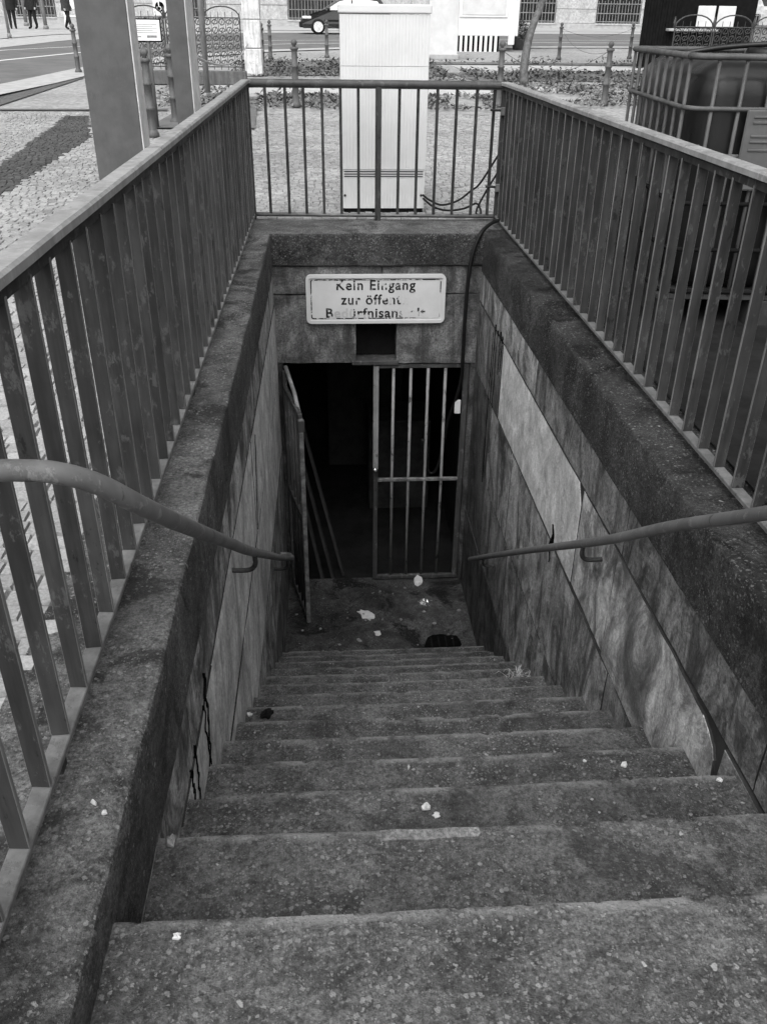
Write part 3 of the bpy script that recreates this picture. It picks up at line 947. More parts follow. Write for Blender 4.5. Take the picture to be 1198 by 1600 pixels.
def text_mesh(body, size, x, z, mat, parent, name='lettering', y=-.0014, bold=.0022, align='CENTER', sx=1.0, space=1.0, wid=None):
    cu = bpy.data.curves.new('lettering', 'FONT')
    cu.body = body; cu.size = size; cu.align_x = align; cu.align_y = 'CENTER'; cu.offset = bold; cu.space_character = space
    ob = bpy.data.objects.new('lettering_tmp', cu); COL.objects.link(ob)
    dg = bpy.context.evaluated_depsgraph_get()
    me = bpy.data.meshes.new_from_object(ob.evaluated_get(dg))
    bpy.data.objects.remove(ob)
    if wid:
        xs2 = [v.co.x for v in me.vertices]; sx = wid/(max(xs2)-min(xs2)); mid = (max(xs2)+min(xs2))/2
        for v in me.vertices: v.co.x -= mid
    for v in me.vertices: v.co = Vector((x+v.co.x*sx, y, z+v.co.y))
    me.materials.clear()
    bm = bmesh.new(); bm.from_mesh(me); bpy.data.meshes.remove(me)
    todo = set(bm.verts); isl = []
    while todo:
        stack = [todo.pop()]; grp = []
        while stack:
            v = stack.pop(); grp.append(v)
            for e in v.link_edges:
                o2 = e.other_vert(v)
                if o2 in todo: todo.remove(o2); stack.append(o2)
        isl.append(grp)
    rng_ = sorted([[min(v.co.x for v in q), max(v.co.x for v in q), q] for q in isl], key=lambda q: q[0])
    groups = []
    for q in rng_:
        if groups and q[0] < groups[-1][1]-.002: groups[-1][1] = max(groups[-1][1], q[1]); groups[-1][2] += q[2]
        else: groups.append(q)
    for q in groups:
        vs_ = q[2]; ix = {v: i for i, v in enumerate(vs_)}
        fs_ = {f for v in vs_ for f in v.link_faces}
        mesh_obj('letter', [v.co.copy() for v in vs_], [tuple(ix[v] for v in f.verts) for f in fs_], mat, parent)
    bm.free()

text_mesh('Kein Eingang', .098, .0, .096, 'worn_lettering', sign, space=1.15, bold=.002, wid=.55)
text_mesh('zur \u00f6ffentl.', .098, -.01, -.006, 'worn_lettering', sign, space=1.15, bold=.002, wid=.47)
text_mesh('Bed\u00fcrfnisanstalt', .094, .0, -.100, 'worn_lettering', sign, space=1.1, bold=.002, wid=.70)

# ------------------------------------------------------------------ cables
hose = tag(tube('hose', smooth_path([(1.30, 6.30, .10), (1.21, 6.2, .045), (1.12, 6.05, .05), (1.03, 5.95, .0), (.975, 5.915, -.14), (.955, 5.91, -.32), (.950, 5.915, -.6), (.952, 5.92, -.90), (.955, 5.94, -1.02), (.93, 5.97, -1.2), (.885, 6.04, -1.42), (.85, 6.06, -1.7), (.82, 6.07, -1.84), (.775, 6.08, -1.89), (.735, 6.09, -1.82), (.70, 6.1, -1.6)], 7), .0135, 'black_rubber', None, 10), 'thick black hose running over the coping and down into the doorway', 'hose')
tag(tube('cable', smooth_path([(.70, 6.66, .13), (.75, 6.62, .10), (.838, 6.6, .07), (.955, 6.6, .10), (1.05, 6.6, .17), (1.114, 6.59, .227), (1.24, 6.57, .437), (1.40, 6.5, .7)], 8), .0075, 'black_rubber'), 'black cable sweeping up from the cabinet to the railing corner', 'cable')
tag(tube('cable', smooth_path([(.70, 6.64, .11), (.78, 6.6, .055), (.887, 6.6, .03), (1.006, 6.6, .045), (1.09, 6.6, .08), (1.12, 6.58, .05), (1.125, 6.56, .012), (1.10, 6.55, .008), (1.09, 6.56, .03), (1.12, 6.59, .09), (1.18, 6.6, .2), (1.25, 6.57, .33), (1.36, 6.5, .55)], 8), .0075, 'black_rubber'), 'black cable looping on the ground beside the cabinet', 'cable')

# ------------------------------------------------------------------ cabinet
cab = thing('electrical_cabinet', 'tall pale ribbed electrical cabinet behind the railing', 'cabinet', (.411, 6.69, 0))
def ribbed(name, w_, d_, z0, z1, mat, pitch_=.022, depth=.0022):
    bm = bmesh.new()
    out = []
    n = int(w_/pitch_)
    for i in range(n):
        x = -w_/2+w_*i/n
        q = w_/n
        out += [(x, 0), (x+q*.70, 0), (x+q*.78, depth), (x+q*.92, depth)]
    out += [(w_/2, 0), (w_/2, d_), (-w_/2, d_)]
    a = [bm.verts.new((x, y, z0)) for x, y in out]; b = [bm.verts.new((x, y, z1)) for x, y in out]
    for i in range(len(out)):
        j = (i+1) % len(out); bm.faces.new((a[i], a[j], b[j], b[i]))
    bm.faces.new(a); bm.faces.new(b[::-1])
    return bm_obj(name, bm, mat, cab)
ribbed('door', .614, .30, .302, .972, 'cabinet_paint')
ribbed('upper_door', .614, .30, .9745, 1.285, 'cabinet_paint')
ribbed('base_panel', .606, .29, .03, .240, 'cabinet_paint')
box('vent_strip', -.303, .303, .006, .28, .241, .300, 'cabinet_paint', cab, .002)
for i in range(3): box('vent_slot', -.29, .29, .003, .0055, .250+i*.017, .256+i*.017, 'stall_dark', cab)
box('plinth', -.295, .295, .012, .27, -.02, .032, 'stall_dark', cab)
box('roof', -.316, .316, -.010, .32, 1.291, 1.345, 'cabinet_paint', cab, .008, 2)
for x in (-.285, .28): lathe('bolt', [(.001, 0), (.009, .001), (.009, .006), (.004, .008)], 'bar_paint', cab, 10).matrix_local = Matrix.Translation((x, .001, .122)) @ Matrix.Rotation(R(90), 4, 'X')

# ------------------------------------------------------------------ steel pylons beside the rail
def pylon(x0, x1, y0, y1, h_, label):
    t = thing('steel_pylon', label, 'pylon', ((x0+x1)/2, y0, 0), 0, 'steel pylons beside the railing')
    hw = (x1-x0)/2
    box('front_sheet', -hw, hw-.012, 0, .03, 0, h_, 'steel_sheet', t, .002)
    box('side_sheet', hw-.010, hw, .004, y1-y0, .01, h_-.01, 'steel_edge', t, .001)
    box('core', -hw+.01, hw-.014, .032, y1-y0-.02, .0, h_-.005, 'steel_sheet', t)
    return t
pylon(-1.697, -1.340, 6.9, 7.15, 2.35, 'broad dark steel pylon, the nearer of two beside the railing')
pylon(-1.406, -1.236, 9.0, 9.5, 2.35, 'narrow dark steel pylon, the farther of two beside the railing')

# ------------------------------------------------------------------ plastic tank in a cage
tank = thing('liquid_tank', 'black plastic tank in a tubular steel cage beside the railing', 'tank', (1.52, 3.9, 0), R(-5))
TW, TD, TH = 1.0, 1.2, 1.14
bm = bmesh.new()
add_box(bm, .035, TW-.035, .035, TD-.035, .16, 1.115, .13, 5)
bo = bm_obj('bottle', bm, 'tank_plastic', tank, True)
def ring(z, r=.011, mat='cage_steel'):
    c = .09
    pts = []
    for cx, cy, a0 in ((c, c, 180), (TW-c, c, 270), (TW-c, TD-c, 0), (c, TD-c, 90)):
        for i in range(6):
            a = R(a0+90*i/5); pts.append((cx+c*math.cos(a), cy+c*math.sin(a), z))
    pts.append(pts[0])
    return tube('cage_ring', pts, r, mat, tank, 8)
for z in (1.135, .94, .755, .56, .36, .17): ring(z, .013 if z > 1.1 else .010, 'cage_steel' if z > .7 else 'stall_dark')
for i in range(8):
    x = .10+i*.114
    tube('cage_bar', [(x, .006, .15), (x, .006, 1.13)], .0085, 'cage_steel', tank, 8)
for i in range(9):
    yv = .09+i*.128
    tube('cage_bar', [(.006, yv, .15), (.006, yv, 1.13)], .0085, 'cage_steel', tank, 8)
    tube('cage_bar', [(TW-.006, yv, .15), (TW-.006, yv, 1.13)], .0085, 'cage_steel', tank, 8)
for i in range(3): box('pallet_runner', .02+i*.42, .14+i*.42, 0, TD, 0, .13, 'timber', tank, .005)
box('pallet_deck', 0, TW, 0, TD, .131, .158, 'timber', tank, .004)
bm = bmesh.new(); add_lathe(bm, [(.001, .0), (.1, .0), (.1, .03), (.085, .045), (.001, .045)], 20, (.5, .6, 1.113)); bm_obj('filler_cap', bm, 'tank_plastic', tank, True)
pw = box('marking_plate', .245, .80, -.022, -.012, .62, .942, 'plate_grey', tank, .006)
for z in (.915, .893, .84, .818, .785): box('plate_rib', .275, .77, -.027, -.0225, z-.006, z+.004, 'plate_grey', pw, .002)
tank_tube = tube('cover_strap', smooth_path([(.1, .7, 1.12), (.35, .65, 1.16), (.7, .6, 1.175), (1.0, .62, 1.13)], 6), .012, 'tank_plastic', tank, 8)

# ------------------------------------------------------------------ litter
def scrap(name, label, cat, c, rad, mat, seed, crumple=.3, n=9, group=None, flat=1.0):
    rnd = random.Random(seed)
    bm = bmesh.new()
    top, bot = [], []
    cz = rad*.05
    ctr = bm.verts.new((0, 0, rad*crumple*.6+.003))
    cb = bm.verts.new((0, 0, .0005))
    mids = []
    for i in range(n):
        a = 2*math.pi*i/n
        r_ = rad*rnd.uniform(.55, 1.2)
        x, y = r_*math.cos(a), r_*math.sin(a)*flat
        top.append(bm.verts.new((x, y, .003+rad*crumple*rnd.uniform(0, .9))))
        bot.append(bm.verts.new((x, y, .0005)))
        mids.append(bm.verts.new((x*.5, y*.5, .004+rad*crumple*rnd.uniform(0, 1.3))))
    for i in range(n):
        j = (i+1) % n
        bm.faces.new((ctr, mids[i], mids[j])); bm.faces.new((mids[i], top[i], top[j], mids[j]))
        bm.faces.new((top[i], bot[i], bot[j], top[j])); bm.faces.new((cb, bot[j], bot[i]))
    o = bm_obj(name, bm, mat, None, False, c)
    o.rotation_euler = (0, 0, rnd.uniform(0, 6))
    return tag(o, label, cat, group)
scrap('paper_scrap', 'torn white paper scrap on the landing nearest the steps', 'paper', (.235, 5.50, ZF), .10, 'paper', 3, .10, 15, flat=.5)
o = scrap('paper_scrap', 'white paper scrap at the foot of the barred gate', 'paper', (.688, 5.93, ZF+.012), .055, 'paper', 8, .25, 9); o.rotation_euler = (R(35), 0, .3)
scrap('foil_wrapper', 'crumpled shiny wrapper on the landing below the gate', 'wrapper', (.708, 5.64, ZF), .055, 'foil', 12, .5, 12)
scrap('paper_scrap', 'small pale paper bit on the landing near the last step', 'paper', (.313, 5.27, ZF), .03, 'paper', 15, .2, 8)
scrap('black_rag', 'small black rag on a step beside the stained wall', 'rag', (-.297, 2.715, sz(5)), .030, 'black_cloth', 22, .55, 13, flat=.8)
scrap('paper_scrap', 'crumpled paper bit next to the black rag', 'paper', (-.372, 2.715, sz(5)), .014, 'paper', 25, .6, 9)
scrap('paper_scrap', 'white square paper bit on the third step near the pale slab wall', 'paper', (.852, 1.81, sz(2)), .014, 'paper', 31, .3, 5)
scrap('paper_scrap', 'small white paper bit left of the square one on the third step', 'paper', (.735, 1.83, sz(2)), .006, 'paper', 32, .5, 6)
scrap('chewing_gum', 'flat pale gum spot in the middle of the second step', 'gum', (.240, 1.482, sz(1)), .0095, 'paper', 41, .12, 12)
scrap('paper_scrap', 'twisted white paper bit beside the gum spot', 'paper', (.216, 1.507, sz(1)), .014, 'paper', 43, .6, 10)
scrap('stone_chip', 'pale stone chip in the corner of the top flight by the coping', 'stone', (XL+.022, 1.272, sz(0)), .016, 'pebble', 52, .8, 8)
scrap('stone_chip', 'round white stone chip lying on the top slab', 'stone', (-.278, .915, -.09), .0075, 'paper', 55, .35, 12)
scrap('stone_chip', 'white chip on the grey pebbled coping', 'stone', (-.449, 1.125, .003), .008, 'paper', 58, .7, 6, flat=.5)
scrap('stone_chip', 'tiny white pebble on the grey pebbled coping next to a chip', 'stone', (-.424, 1.10, .003), .005, 'paper', 59, .7, 8)
scrap('paper_scrap', 'white bit on the second step close to the pale slab wall', 'paper', (1.0, 1.56, sz(1)), .009, 'paper', 61, .5, 7)
scrap('paper_scrap', 'white paper bit at the right end of the top slab edge', 'paper', (.80, .94, -.09), .012, 'paper', 66, .6, 7, flat=.5)
scrap('paper_scrap', 'thin white paper bit on the third step under the handrails', 'paper', (.204, 1.83, sz(2)), .012, 'paper', 67, .5, 7, flat=.35)
bits = []
for i in range(120):
    n = random.choice([0, 0, 1, 1, 1, 2, 2, 2, 3, 3, 4, 5, 6, 7, 8, 9, 10, 11, 12])
    bits.append((random.uniform(XL+.06, XR-.06), sy(n)-random.uniform(.03, .26), sz(n), random.uniform(.002, .0055)))
for i in range(22): bits.append((random.uniform(XL+.06, XR-.06), random.uniform(5.05, 5.9), ZF, random.uniform(.005, .016)))
bm = bmesh.new()
for (x, y, z, r_) in bits:
    q = bmesh.ops.create_icosphere(bm, subdivisions=1, radius=r_)
    for v in q['verts']:
        v.co = Vector((v.co.x*random.uniform(.7, 1.5), v.co.y*random.uniform(.7, 1.4), v.co.z*.5)) + Vector((x, y, z+r_*.3))
gr = bm_obj('grit', bm, 'pebble'); gr['kind'] = 'stuff'; gr['label'] = 'grit and crumbs scattered over the steps'
V, Fq = [], []
for i in range(90):
    n = random.choice([0, 1, 1, 2, 2, 3, 3, 4, 5, 6, 7, 8, 9, 10, 11, 12, 13, 13, 13, 13])
    if n == 13: x, y, z = random.uniform(XL+.05, XR-.05), random.uniform(5.0, 5.9), ZF
    else: x, y, z = (random.choice([random.uniform(XL+.02, XL+.25), random.uniform(XR-.3, XR-.02), random.uniform(XL, XR)]), sy(n-1)+random.random()**2*.22+.015, sz(n))
    q = random.uniform(.006, .016)*(1.3 if n > 8 else .8); a = random.uniform(0, 6.28)
    u = Vector((math.cos(a), math.sin(a), random.uniform(-.15, .3)))*q; v = Vector((-math.sin(a), math.cos(a), random.uniform(-.2, .3)))*q*.5
    c = Vector((x, y, z+.006)); b = len(V)
    V += [c-u, c-u*.2+v, c+u, c+u*.1-v]; Fq.append((b, b+1, b+2, b+3))
lv = mesh_obj('leaf_litter', V, Fq, 'dead_leaf'); lv['kind'] = 'stuff'; lv['label'] = 'dead leaf bits blown into the corners of the steps'
# dry grass tuft at the wall
bm = bmesh.new()
for i in range(70):
    x, y = 1.0+random.uniform(-.07, .045), 3.56+random.uniform(-.09, .05)
    a = random.uniform(0, 6.28); L = random.uniform(.03, .10)
    p0 = Vector((x, y, sz(8)+.002)); p1 = p0+Vector((math.cos(a)*L*.6, math.sin(a)*L*.5, L*.28+random.uniform(0, .03))); p2 = p1+Vector((math.cos(a+.6)*L*.5, math.sin(a+.6)*L*.4, -.01))
    s = Vector((-math.sin(a), math.cos(a), 0))*.0022
    v = [bm.verts.new(q) for q in (p0-s, p0+s, p1+s, p1-s, p2)]
    bm.faces.new((v[0], v[1], v[2], v[3])); bm.faces.new((v[3], v[2], v[4]))
tag(bm_obj('dry_grass_tuft', bm, 'dry_grass'), 'tuft of dry grass in the corner of a step by the wall', 'grass tuft')
# drain pit
dr = thing('drain', 'black drain pit in the landing at the last step', 'drain', (.80, 5.15, ZF))
pit = [(-.15, -.085), (-.06, -.095), (.03, -.088), (.12, -.094), (.145, -.05), (.138, .01), (.12, .06), (.06, .07), (.0, .085), (-.07, .075), (-.11, .05), (-.13, 0)]
mesh_obj('pit', [(x+.01*nz(x*9, y*9), y, .003) for x, y in pit], [tuple(range(len(pit)))], 'tar', dr)
for i in range(4): box('drain_slat', -.09+i*.055, -.078+i*.055, -.07, .055, .0035, .005, 'stall_dark', dr)

# ------------------------------------------------------------------ bollards and chains
def make_bollard(label, loc):
    t = thing('bollard', label, 'bollard', loc, 0, 'iron bollards around the square')
    lathe('shaft', [(.075, 0), (.075, .05), (.06, .07), (.052, .09), (.05, .30), (.058, .305), (.058, .33), (.048, .335), (.046, .56), (.056, .565), (.056, .59), (.045, .595), (.043, .78), (.05, .80), (.064, .805), (.064, .835), (.04, .845)], 'bollard_paint', t, 14)
    lathe('finial', [(.03, .846), (.026, .86), (.04, .875), (.048, .895), (.044, .92), (.028, .94), (.008, .952)], 'bollard_paint', t, 12)
    return t
BL = [('iron bollard standing between the cabinet and the white post', -.472, 15.05),
      ('iron bollard just behind the white stone post', -1.545, 24.2),
      ('iron bollard next to the one behind the white stone post', -1.50, 27.0),
      ('iron bollard in front of the black car', .055, 28.0),
      ('iron bollard at the kerb beside the broad steel pylon', -5.42, 21.6),
      ('iron bollard below the white notice between the two pylons', -2.08, 11.35),
      ('iron bollard against the narrow steel pylon', -2.03, 12.85),
      ('iron bollard in front of the striped skirt of the white stall', 2.80, 15.3),
      ('iron bollard in the leaf litter left of the black tank', 4.63, 15.6),
      ('iron bollard far behind the leaning tree trunk', 6.85, 28.2),
      ('iron bollard far behind the corner of the black tank', 9.15, 28.8)]
b0 = None
for lab, x, y in BL:
    if b0 is None: b0 = make_bollard(lab, (x, y, g(y)))
    else: dup_tree(b0, lab, (x, y, g(y)), random.uniform(0, 3))
def chain(a, b, sag, label, mat='bollard_paint', rad=.0045):
    a, b = Vector(a), Vector(b)
    pts = []
    for i in range(25):
        t = i/24
        p = a+(b-a)*t; p.z -= sag*4*t*(1-t); pts.append(p)
    rr = [rad*(1.25 if i % 2 else .8) for i in range(25)]
    return tag(tube('chain', pts, rr, mat, None, 6), label, 'chain', 'chains between the bollards')
chain((-1.42, 26.0, g(26)+.85), (-1.5, 24.2, g(24)+.82), .15, 'chain between the two bollards behind the white post')
chain((.06, 28, g(28)+.8), (3.1, 29, g(29)+.8), .2, 'chain hanging in front of the black car')
chain((2.83, 15.3, g(15)+.8), (4.6, 15.6, g(15.6)+.8), .28, 'chain from the stall bollard to the one in the leaf litter')
chain((4.66, 15.6, g(15.6)+.8), (6.85, 28.2, g(28.2)+.8), .25, 'chain leading back past the leaning tree trunk')
chain((6.85, 28.2, g(28.2)+.8), (9.15, 28.8, g(28.8)+.8), .22, 'chain between the two farthest bollards')
chain((-1.24, 9.5, .92), (-1.66, 21.2, g(21.2)+.62), .20, 'pale rope from the narrow pylon to the white post', 'kerb_stone', .012)

# ------------------------------------------------------------------ white post, poles, notices, fence on the left
wp = thing('stone_post', 'thick white weathered stone post behind the railing corner', 'post', (-1.55, 21.3, g(21.3)))
for i, (z0, z1, hw) in enumerate([(0, .52, .19), (.535, 1.06, .18), (1.075, 1.52, .185)]): box('block', -hw, hw, -hw, hw, z0, z1, 'white_post', wp, .02, 2)
box('cap', -.22, .22, -.22, .22, 1.521, 1.62, 'white_post', wp, .03, 2)
sp = thing('sign_pole', 'plain grey pole behind the narrow steel pylon', 'pole', (-2.05, 16.75, g(16.75)))
lathe('shaft', [(.05, 0), (.05, 2.6), (.03, 2.63)], 'pole_steel', sp, 12)
lathe('foot', [(.10, 0), (.10, .02), (.06, .05)], 'pole_steel', sp, 12)
no = thing('notice_board', 'small white printed notice on a post between the steel pylons', 'notice', (-2.177, 12.25, 0))
box('panel', -.165, .165, -.04, -.02, 1.0, 1.225, 'white_paint', no, .004)
box('frame', -.178, .178, -.018, -.004, .985, 1.24, 'stall_dark', no, .004)
lathe('post', [(.025, 0), (.025, 1.2)], 'bollard_paint', no, 10)
for i in range(5): box('print_line', -.13, .13-.05*(i % 2), -.0415, -.0402, 1.175-.022*i, 1.180-.022*i, 'print_grey', no)
box('print_block', .0, .12, -.0415, -.0402, 1.035, 1.06, 'print_grey', no)
box('print_line', -.13, -.07, -.0415, -.0402, 1.04, 1.05, 'print_grey', no)
wc = thing('pictogram_sign', 'white sign with a wheelchair pictogram on a black disc', 'sign', (-3.25, 20, g(20)))
box('panel', -.13, .13, -.02, 0, 1.14, 1.75, 'white_paint', wc, .01)
lathe('pole', [(.03, 0), (.03, 1.8)], 'pole_steel', wc, 10, (0, .035, 0))
d_ = lathe('disc', [(.001, 0), (.088, 0), (.088, .004), (.001, .004)], 'tar', wc, 24); d_.matrix_local = Matrix.Translation((.0, -.0215, 1.30)) @ Matrix.Rotation(R(90), 4, 'X')
tube('figure', [(-.015, -.03, 1.36), (-.012, -.03, 1.30), (.02, -.03, 1.295), (.035, -.03, 1.25)], .011, 'white_paint', wc, 6)
bm = bmesh.new(); add_tube(bm, [(-.012+.04*math.cos(a*.4), -.029, 1.275+.04*math.sin(a*.4)) for a in range(6, 17)], .006, 6); bm_obj('wheel_mark', bm, 'white_paint', wc)
lathe('head_mark', [(.001, 0), (.014, 0), (.014, .004), (.001, .004)], 'white_paint', wc, 12).matrix_local = Matrix.Translation((-.015, -.028, 1.372)) @ Matrix.Rotation(R(90), 4, 'X')

def iron_fence(name, label, origin, rz, panels, pw_, h_, zb, plinth=True):
    t = thing(name, label, 'fence', origin, rz)
    if plinth: box('plinth', -.05, panels*pw_+.05, -.12, .12, 0, .24, 'bollard_paint', t, .01)
    for p in range(panels):
        x0 = p*pw_+.02; x1 = (p+1)*pw_-.02
        bm = bmesh.new()
        add_tube(bm, [(x0, 0, zb), (x0, 0, h_)], .014, 6); add_tube(bm, [(x1, 0, zb), (x1, 0, h_)], .014, 6)
        arch = [((x0+x1)/2+(x1-x0)/2*math.cos(a), 0, h_+(x1-x0)*.28*math.sin(a)) for a in [math.pi*i/10 for i in range(11)]]
        add_tube(bm, arch, .014, 6)
        add_tube(bm, [(x0, 0, zb+.05), (x1, 0, zb+.05)], .012, 6); add_tube(bm, [(x0, 0, h_), (x1, 0, h_)], .012, 6)
        bm_obj('panel_frame', bm, 'fence_iron', t)
        bm = bmesh.new()
        nr = int((h_-zb)/.13); nc = max(2, int((x1-x0)/.13))
        for r_ in range(nr):
            for c_ in range(nc):
                cx = x0+(c_+.5)*(x1-x0)/nc; cz = zb+.06+(r_+.5)*(h_-zb-.06)/nr
                rad = .052
                add_tube(bm, [(cx+rad*math.cos(a), 0, cz+rad*math.sin(a)*(1 if (r_+c_) % 2 else .7)) for a in [2*math.pi*i/8 for i in range(9)]], .0085, 4, False)
                add_tube(bm, [(cx-.03, .004, cz-.06), (cx+.03, .004, cz+.06)], .006, 4, False)
        for c_ in range(nc+1):
            xx = x0+c_*(x1-x0)/nc; add_tube(bm, [(xx, .006, zb), (xx, .006, h_+.1)], .006, 4, False)
        f = bm_obj('scrollwork', bm, 'fence_iron', t)
        lathe('spike', [(.022, h_-.02), (.022, h_+.05), (.03, h_+.07), (.004, h_+.18)], 'fence_iron', t, 8, (x0-.02, 0, 0))
    return t
iron_fence('iron_fence', 'ornate cast iron fence on a plinth behind the notice', (-3.75, 19, g(19)), 0, 3, .72, 1.14, .26)

# ------------------------------------------------------------------ beds, slabs, leaves
sheet('planting_bed', [(-2.4, 21.4), (2.9, 21.6), (2.9, 26.4), (.5, 27.6), (-1.0, 25.4), (-1.3, 21.9)], .006, 'soil')
sheet('planting_bed', [(3.2, 20.2), (11, 21.0), (11, 23.0), (2.9, 22.6)], .006, 'soil')
sheet('planting_bed', [(2.4, 25.6), (11.5, 25.9), (11.5, 26.6), (2.4, 26.5)], .006, 'soil')
sheet('dark_path', [(-.93, 12.2), (-1.16, 16.4), (-2.1, 16.4), (-2.3, 12.2)], .022, 'asphalt')
def slab_row(x0, x1, y0, y1, n):
    ox, oy = (x0+x1)/2, y0
    t = structure(bpy.data.objects.new('slab_path', None)); COL.objects.link(t)
    t['label'] = 'row of pale paving slabs between the planting beds'
    for i in range(n):
        a = x0+(x1-x0)*i/n; b = x0+(x1-x0)*(i+1)/n
        q = (y0+y1)/2
        box('paving_slab', a+.012, b-.012, y0, y1, g(q)-.05, g(q)+.022+random.uniform(-.004, .004), 'slab_paving', t, .006)
slab_row(-2.2, 3.1, 16.9, 18.9, 4)
slab_row(3.3, 11.5, 23.2, 25.3, 6)
slab_row(2.5, 4.5, 18.0, 19.0, 2)
def leaves(name, label, n, regions, mat, size, zmax, kind='stuff'):
    V, Fq = [], []
    tot = sum((r_[1]-r_[0])*(r_[3]-r_[2]) for r_ in regions)
    for (x0, x1, y0, y1) in regions:
        for i in range(int(n*(x1-x0)*(y1-y0)/tot)):
            x, y = random.uniform(x0, x1), random.uniform(y0, y1)
            dens = nz(x*1.1, y*1.1, 3)+.35*nz(x*4, y*4)
            if dens < -.18: continue
            z = g(y)+.01+random.random()**2*zmax*(1 if dens > .1 else .4)
            s = size*random.uniform(.6, 1.4)
            a = random.uniform(0, 6.28); tl = random.uniform(-.9, .9); t2 = random.uniform(-.7, .7)
            u = Vector((math.cos(a), math.sin(a), tl)).normalized()*s
            v = Vector((-math.sin(a), math.cos(a), t2)).normalized()*s*.5
            c = Vector((x, y, z+s*.4))
            b = len(V)
            V += [c-u, c+v, c+u+Vector((0, 0, s*.2)), c-v]
            Fq.append((b, b+1, b+2, b+3))
    o = mesh_obj(name, V, Fq, mat)
    o['kind'] = kind; o['label'] = label
    return o
leaves('ground_cover', 'low dark ground cover growing in the planting beds', 6500, [(-2.2, 2.8, 21.5, 26.2), (3.2, 11, 20.4, 22.8), (2.4, 11.5, 25.6, 26.5), (-1.9, 3.1, 15.2, 16.8), (.7, 3.0, 18.9, 21.5)], 'leaf', .05, .16)
leaves('fallen_leaves', 'dry fallen leaves lying beside the slab paths', 15000, [(-1.9, 3.2, 14.6, 16.9), (3.0, 9, 15.2, 20), (-2.0, 2.8, 20.8, 25.5), (3.2, 11, 20.2, 23)], 'dead_leaf', .045, .03)
leaves('path_leaves', 'sparse dry leaves along the left fence', 500, [(-3, -1.6, 14.7, 18.5)], 'dead_leaf', .05, .02)

# ------------------------------------------------------------------ leaning tree
tr = thing('tree', 'thin leaning tree trunk behind the railing corner', 'tree', (4.08, 19.56, g(19.56)))
pts = smooth_path([(0, 0, 0), (-.02, .02, .35), (.06, .1, .9), (.30, .3, 1.5), (.62, .55, 2.5), (.85, .7, 3.6), (.95, .8, 4.6)], 5)
n_ = len(pts)
tube('trunk', pts, [.095-.06*i/n_ for i in range(n_)], 'bark', tr, 10)
bm = bmesh.new(); tips = []
for i in range(26):
    q = pts[random.randint(int(n_*.55), n_-1)]
    a = random.uniform(0, 6.28); L = random.uniform(.7, 1.6)
    e = q+Vector((math.cos(a)*L, math.sin(a)*L, L*random.uniform(.35, .9)))
    mid = (q+e)/2+Vector((0, 0, .1))
    add_tube(bm, [q, mid, e], [.025, .015, .006], 6); tips += [mid, e, (mid+e)/2]
bm_obj('branches', bm, 'bark', tr)
V, Fq = [], []
for t_ in tips:
    for i in range(45):
        c = t_+Vector((random.gauss(0, .28), random.gauss(0, .28), random.gauss(0, .22)))
        s = random.uniform(.03, .06); a = random.uniform(0, 6.28)
        u = Vector((math.cos(a), math.sin(a), random.uniform(-.8, .8)))*s; v = Vector((-math.sin(a), math.cos(a), random.uniform(-.6, .6)))*s*.5
        b = len(V); V += [c-u, c+v, c+u, c-v]; Fq.append((b, b+1, b+2, b+3))
mesh_obj('crown', V, Fq, 'leaf', tr)

# ------------------------------------------------------------------ white stall and pillar
st = thing('market_stall', 'white stall with a black striped skirt beyond the square', 'stall', (4.3, 32.3, g(32.3)))
box('body', 0, 2.1, .02, 2.4, .45, 2.9, 'white_paint', st, .02)
box('panel_frame', .12, 1.72, -.03, .015, .98, 2.7, 'white_paint', st, .02)
box('panel', .2, 1.64, -.045, -.032, 1.05, 2.62, 'plaster_white', st, .01)
box('skirt_back', .02, 1.5, .10, .14, -.02, .449, 'tar', st)
for i in range(9): box('slat', .0+i*.166, .085+i*.166, -.02, .03, -.02, .449, 'white_paint', st, .004)
box('corner_post', 1.78, 1.98, -.06, .018, .2, 2.9, 'white_paint', st, .01)
box('roof', -.2, 2.35, -.3, 2.6, 2.902, 3.0, 'white_paint', st, .02)
pi_ = thing('plaster_pillar', 'square white plaster pillar beside the cabinet top', 'pillar', (3.38, 28.2, g(28.2)))
box('shaft', -.42, .42, -.35, .35, .02, 3.2, 'plaster_white', pi_, .02)
box('foot', -.46, .46, -.39, .39, -.03, .12, 'kerb_stone', pi_, .02)
bu = thing('potted_bush', 'small round bush in a pot beside the white stall', 'bush', (6.7, 33.6, g(33.6)))
lathe('pot', [(.18, 0), (.26, .3), (.28, .32), (.24, .32)], 'bollard_paint', bu, 14)
V, Fq = [], []
for i in range(1500):
    d = Vector((random.gauss(0, 1), random.gauss(0, 1), random.gauss(0, 1))).normalized()*random.uniform(.2, .36)*(1+.2*nz(i*.3))
    c = d+Vector((0, 0, .56)); s = random.uniform(.02, .045); a = random.uniform(0, 6.28)
    u = Vector((math.cos(a), math.sin(a), random.uniform(-.8, .8)))*s; v = Vector((-math.sin(a), math.cos(a), random.uniform(-.6, .6)))*s*.6
    b = len(V); V += [c-u, c+v, c+u, c-v]; Fq.append((b, b+1, b+2, b+3))
mesh_obj('foliage', V, Fq, 'leaf', bu)

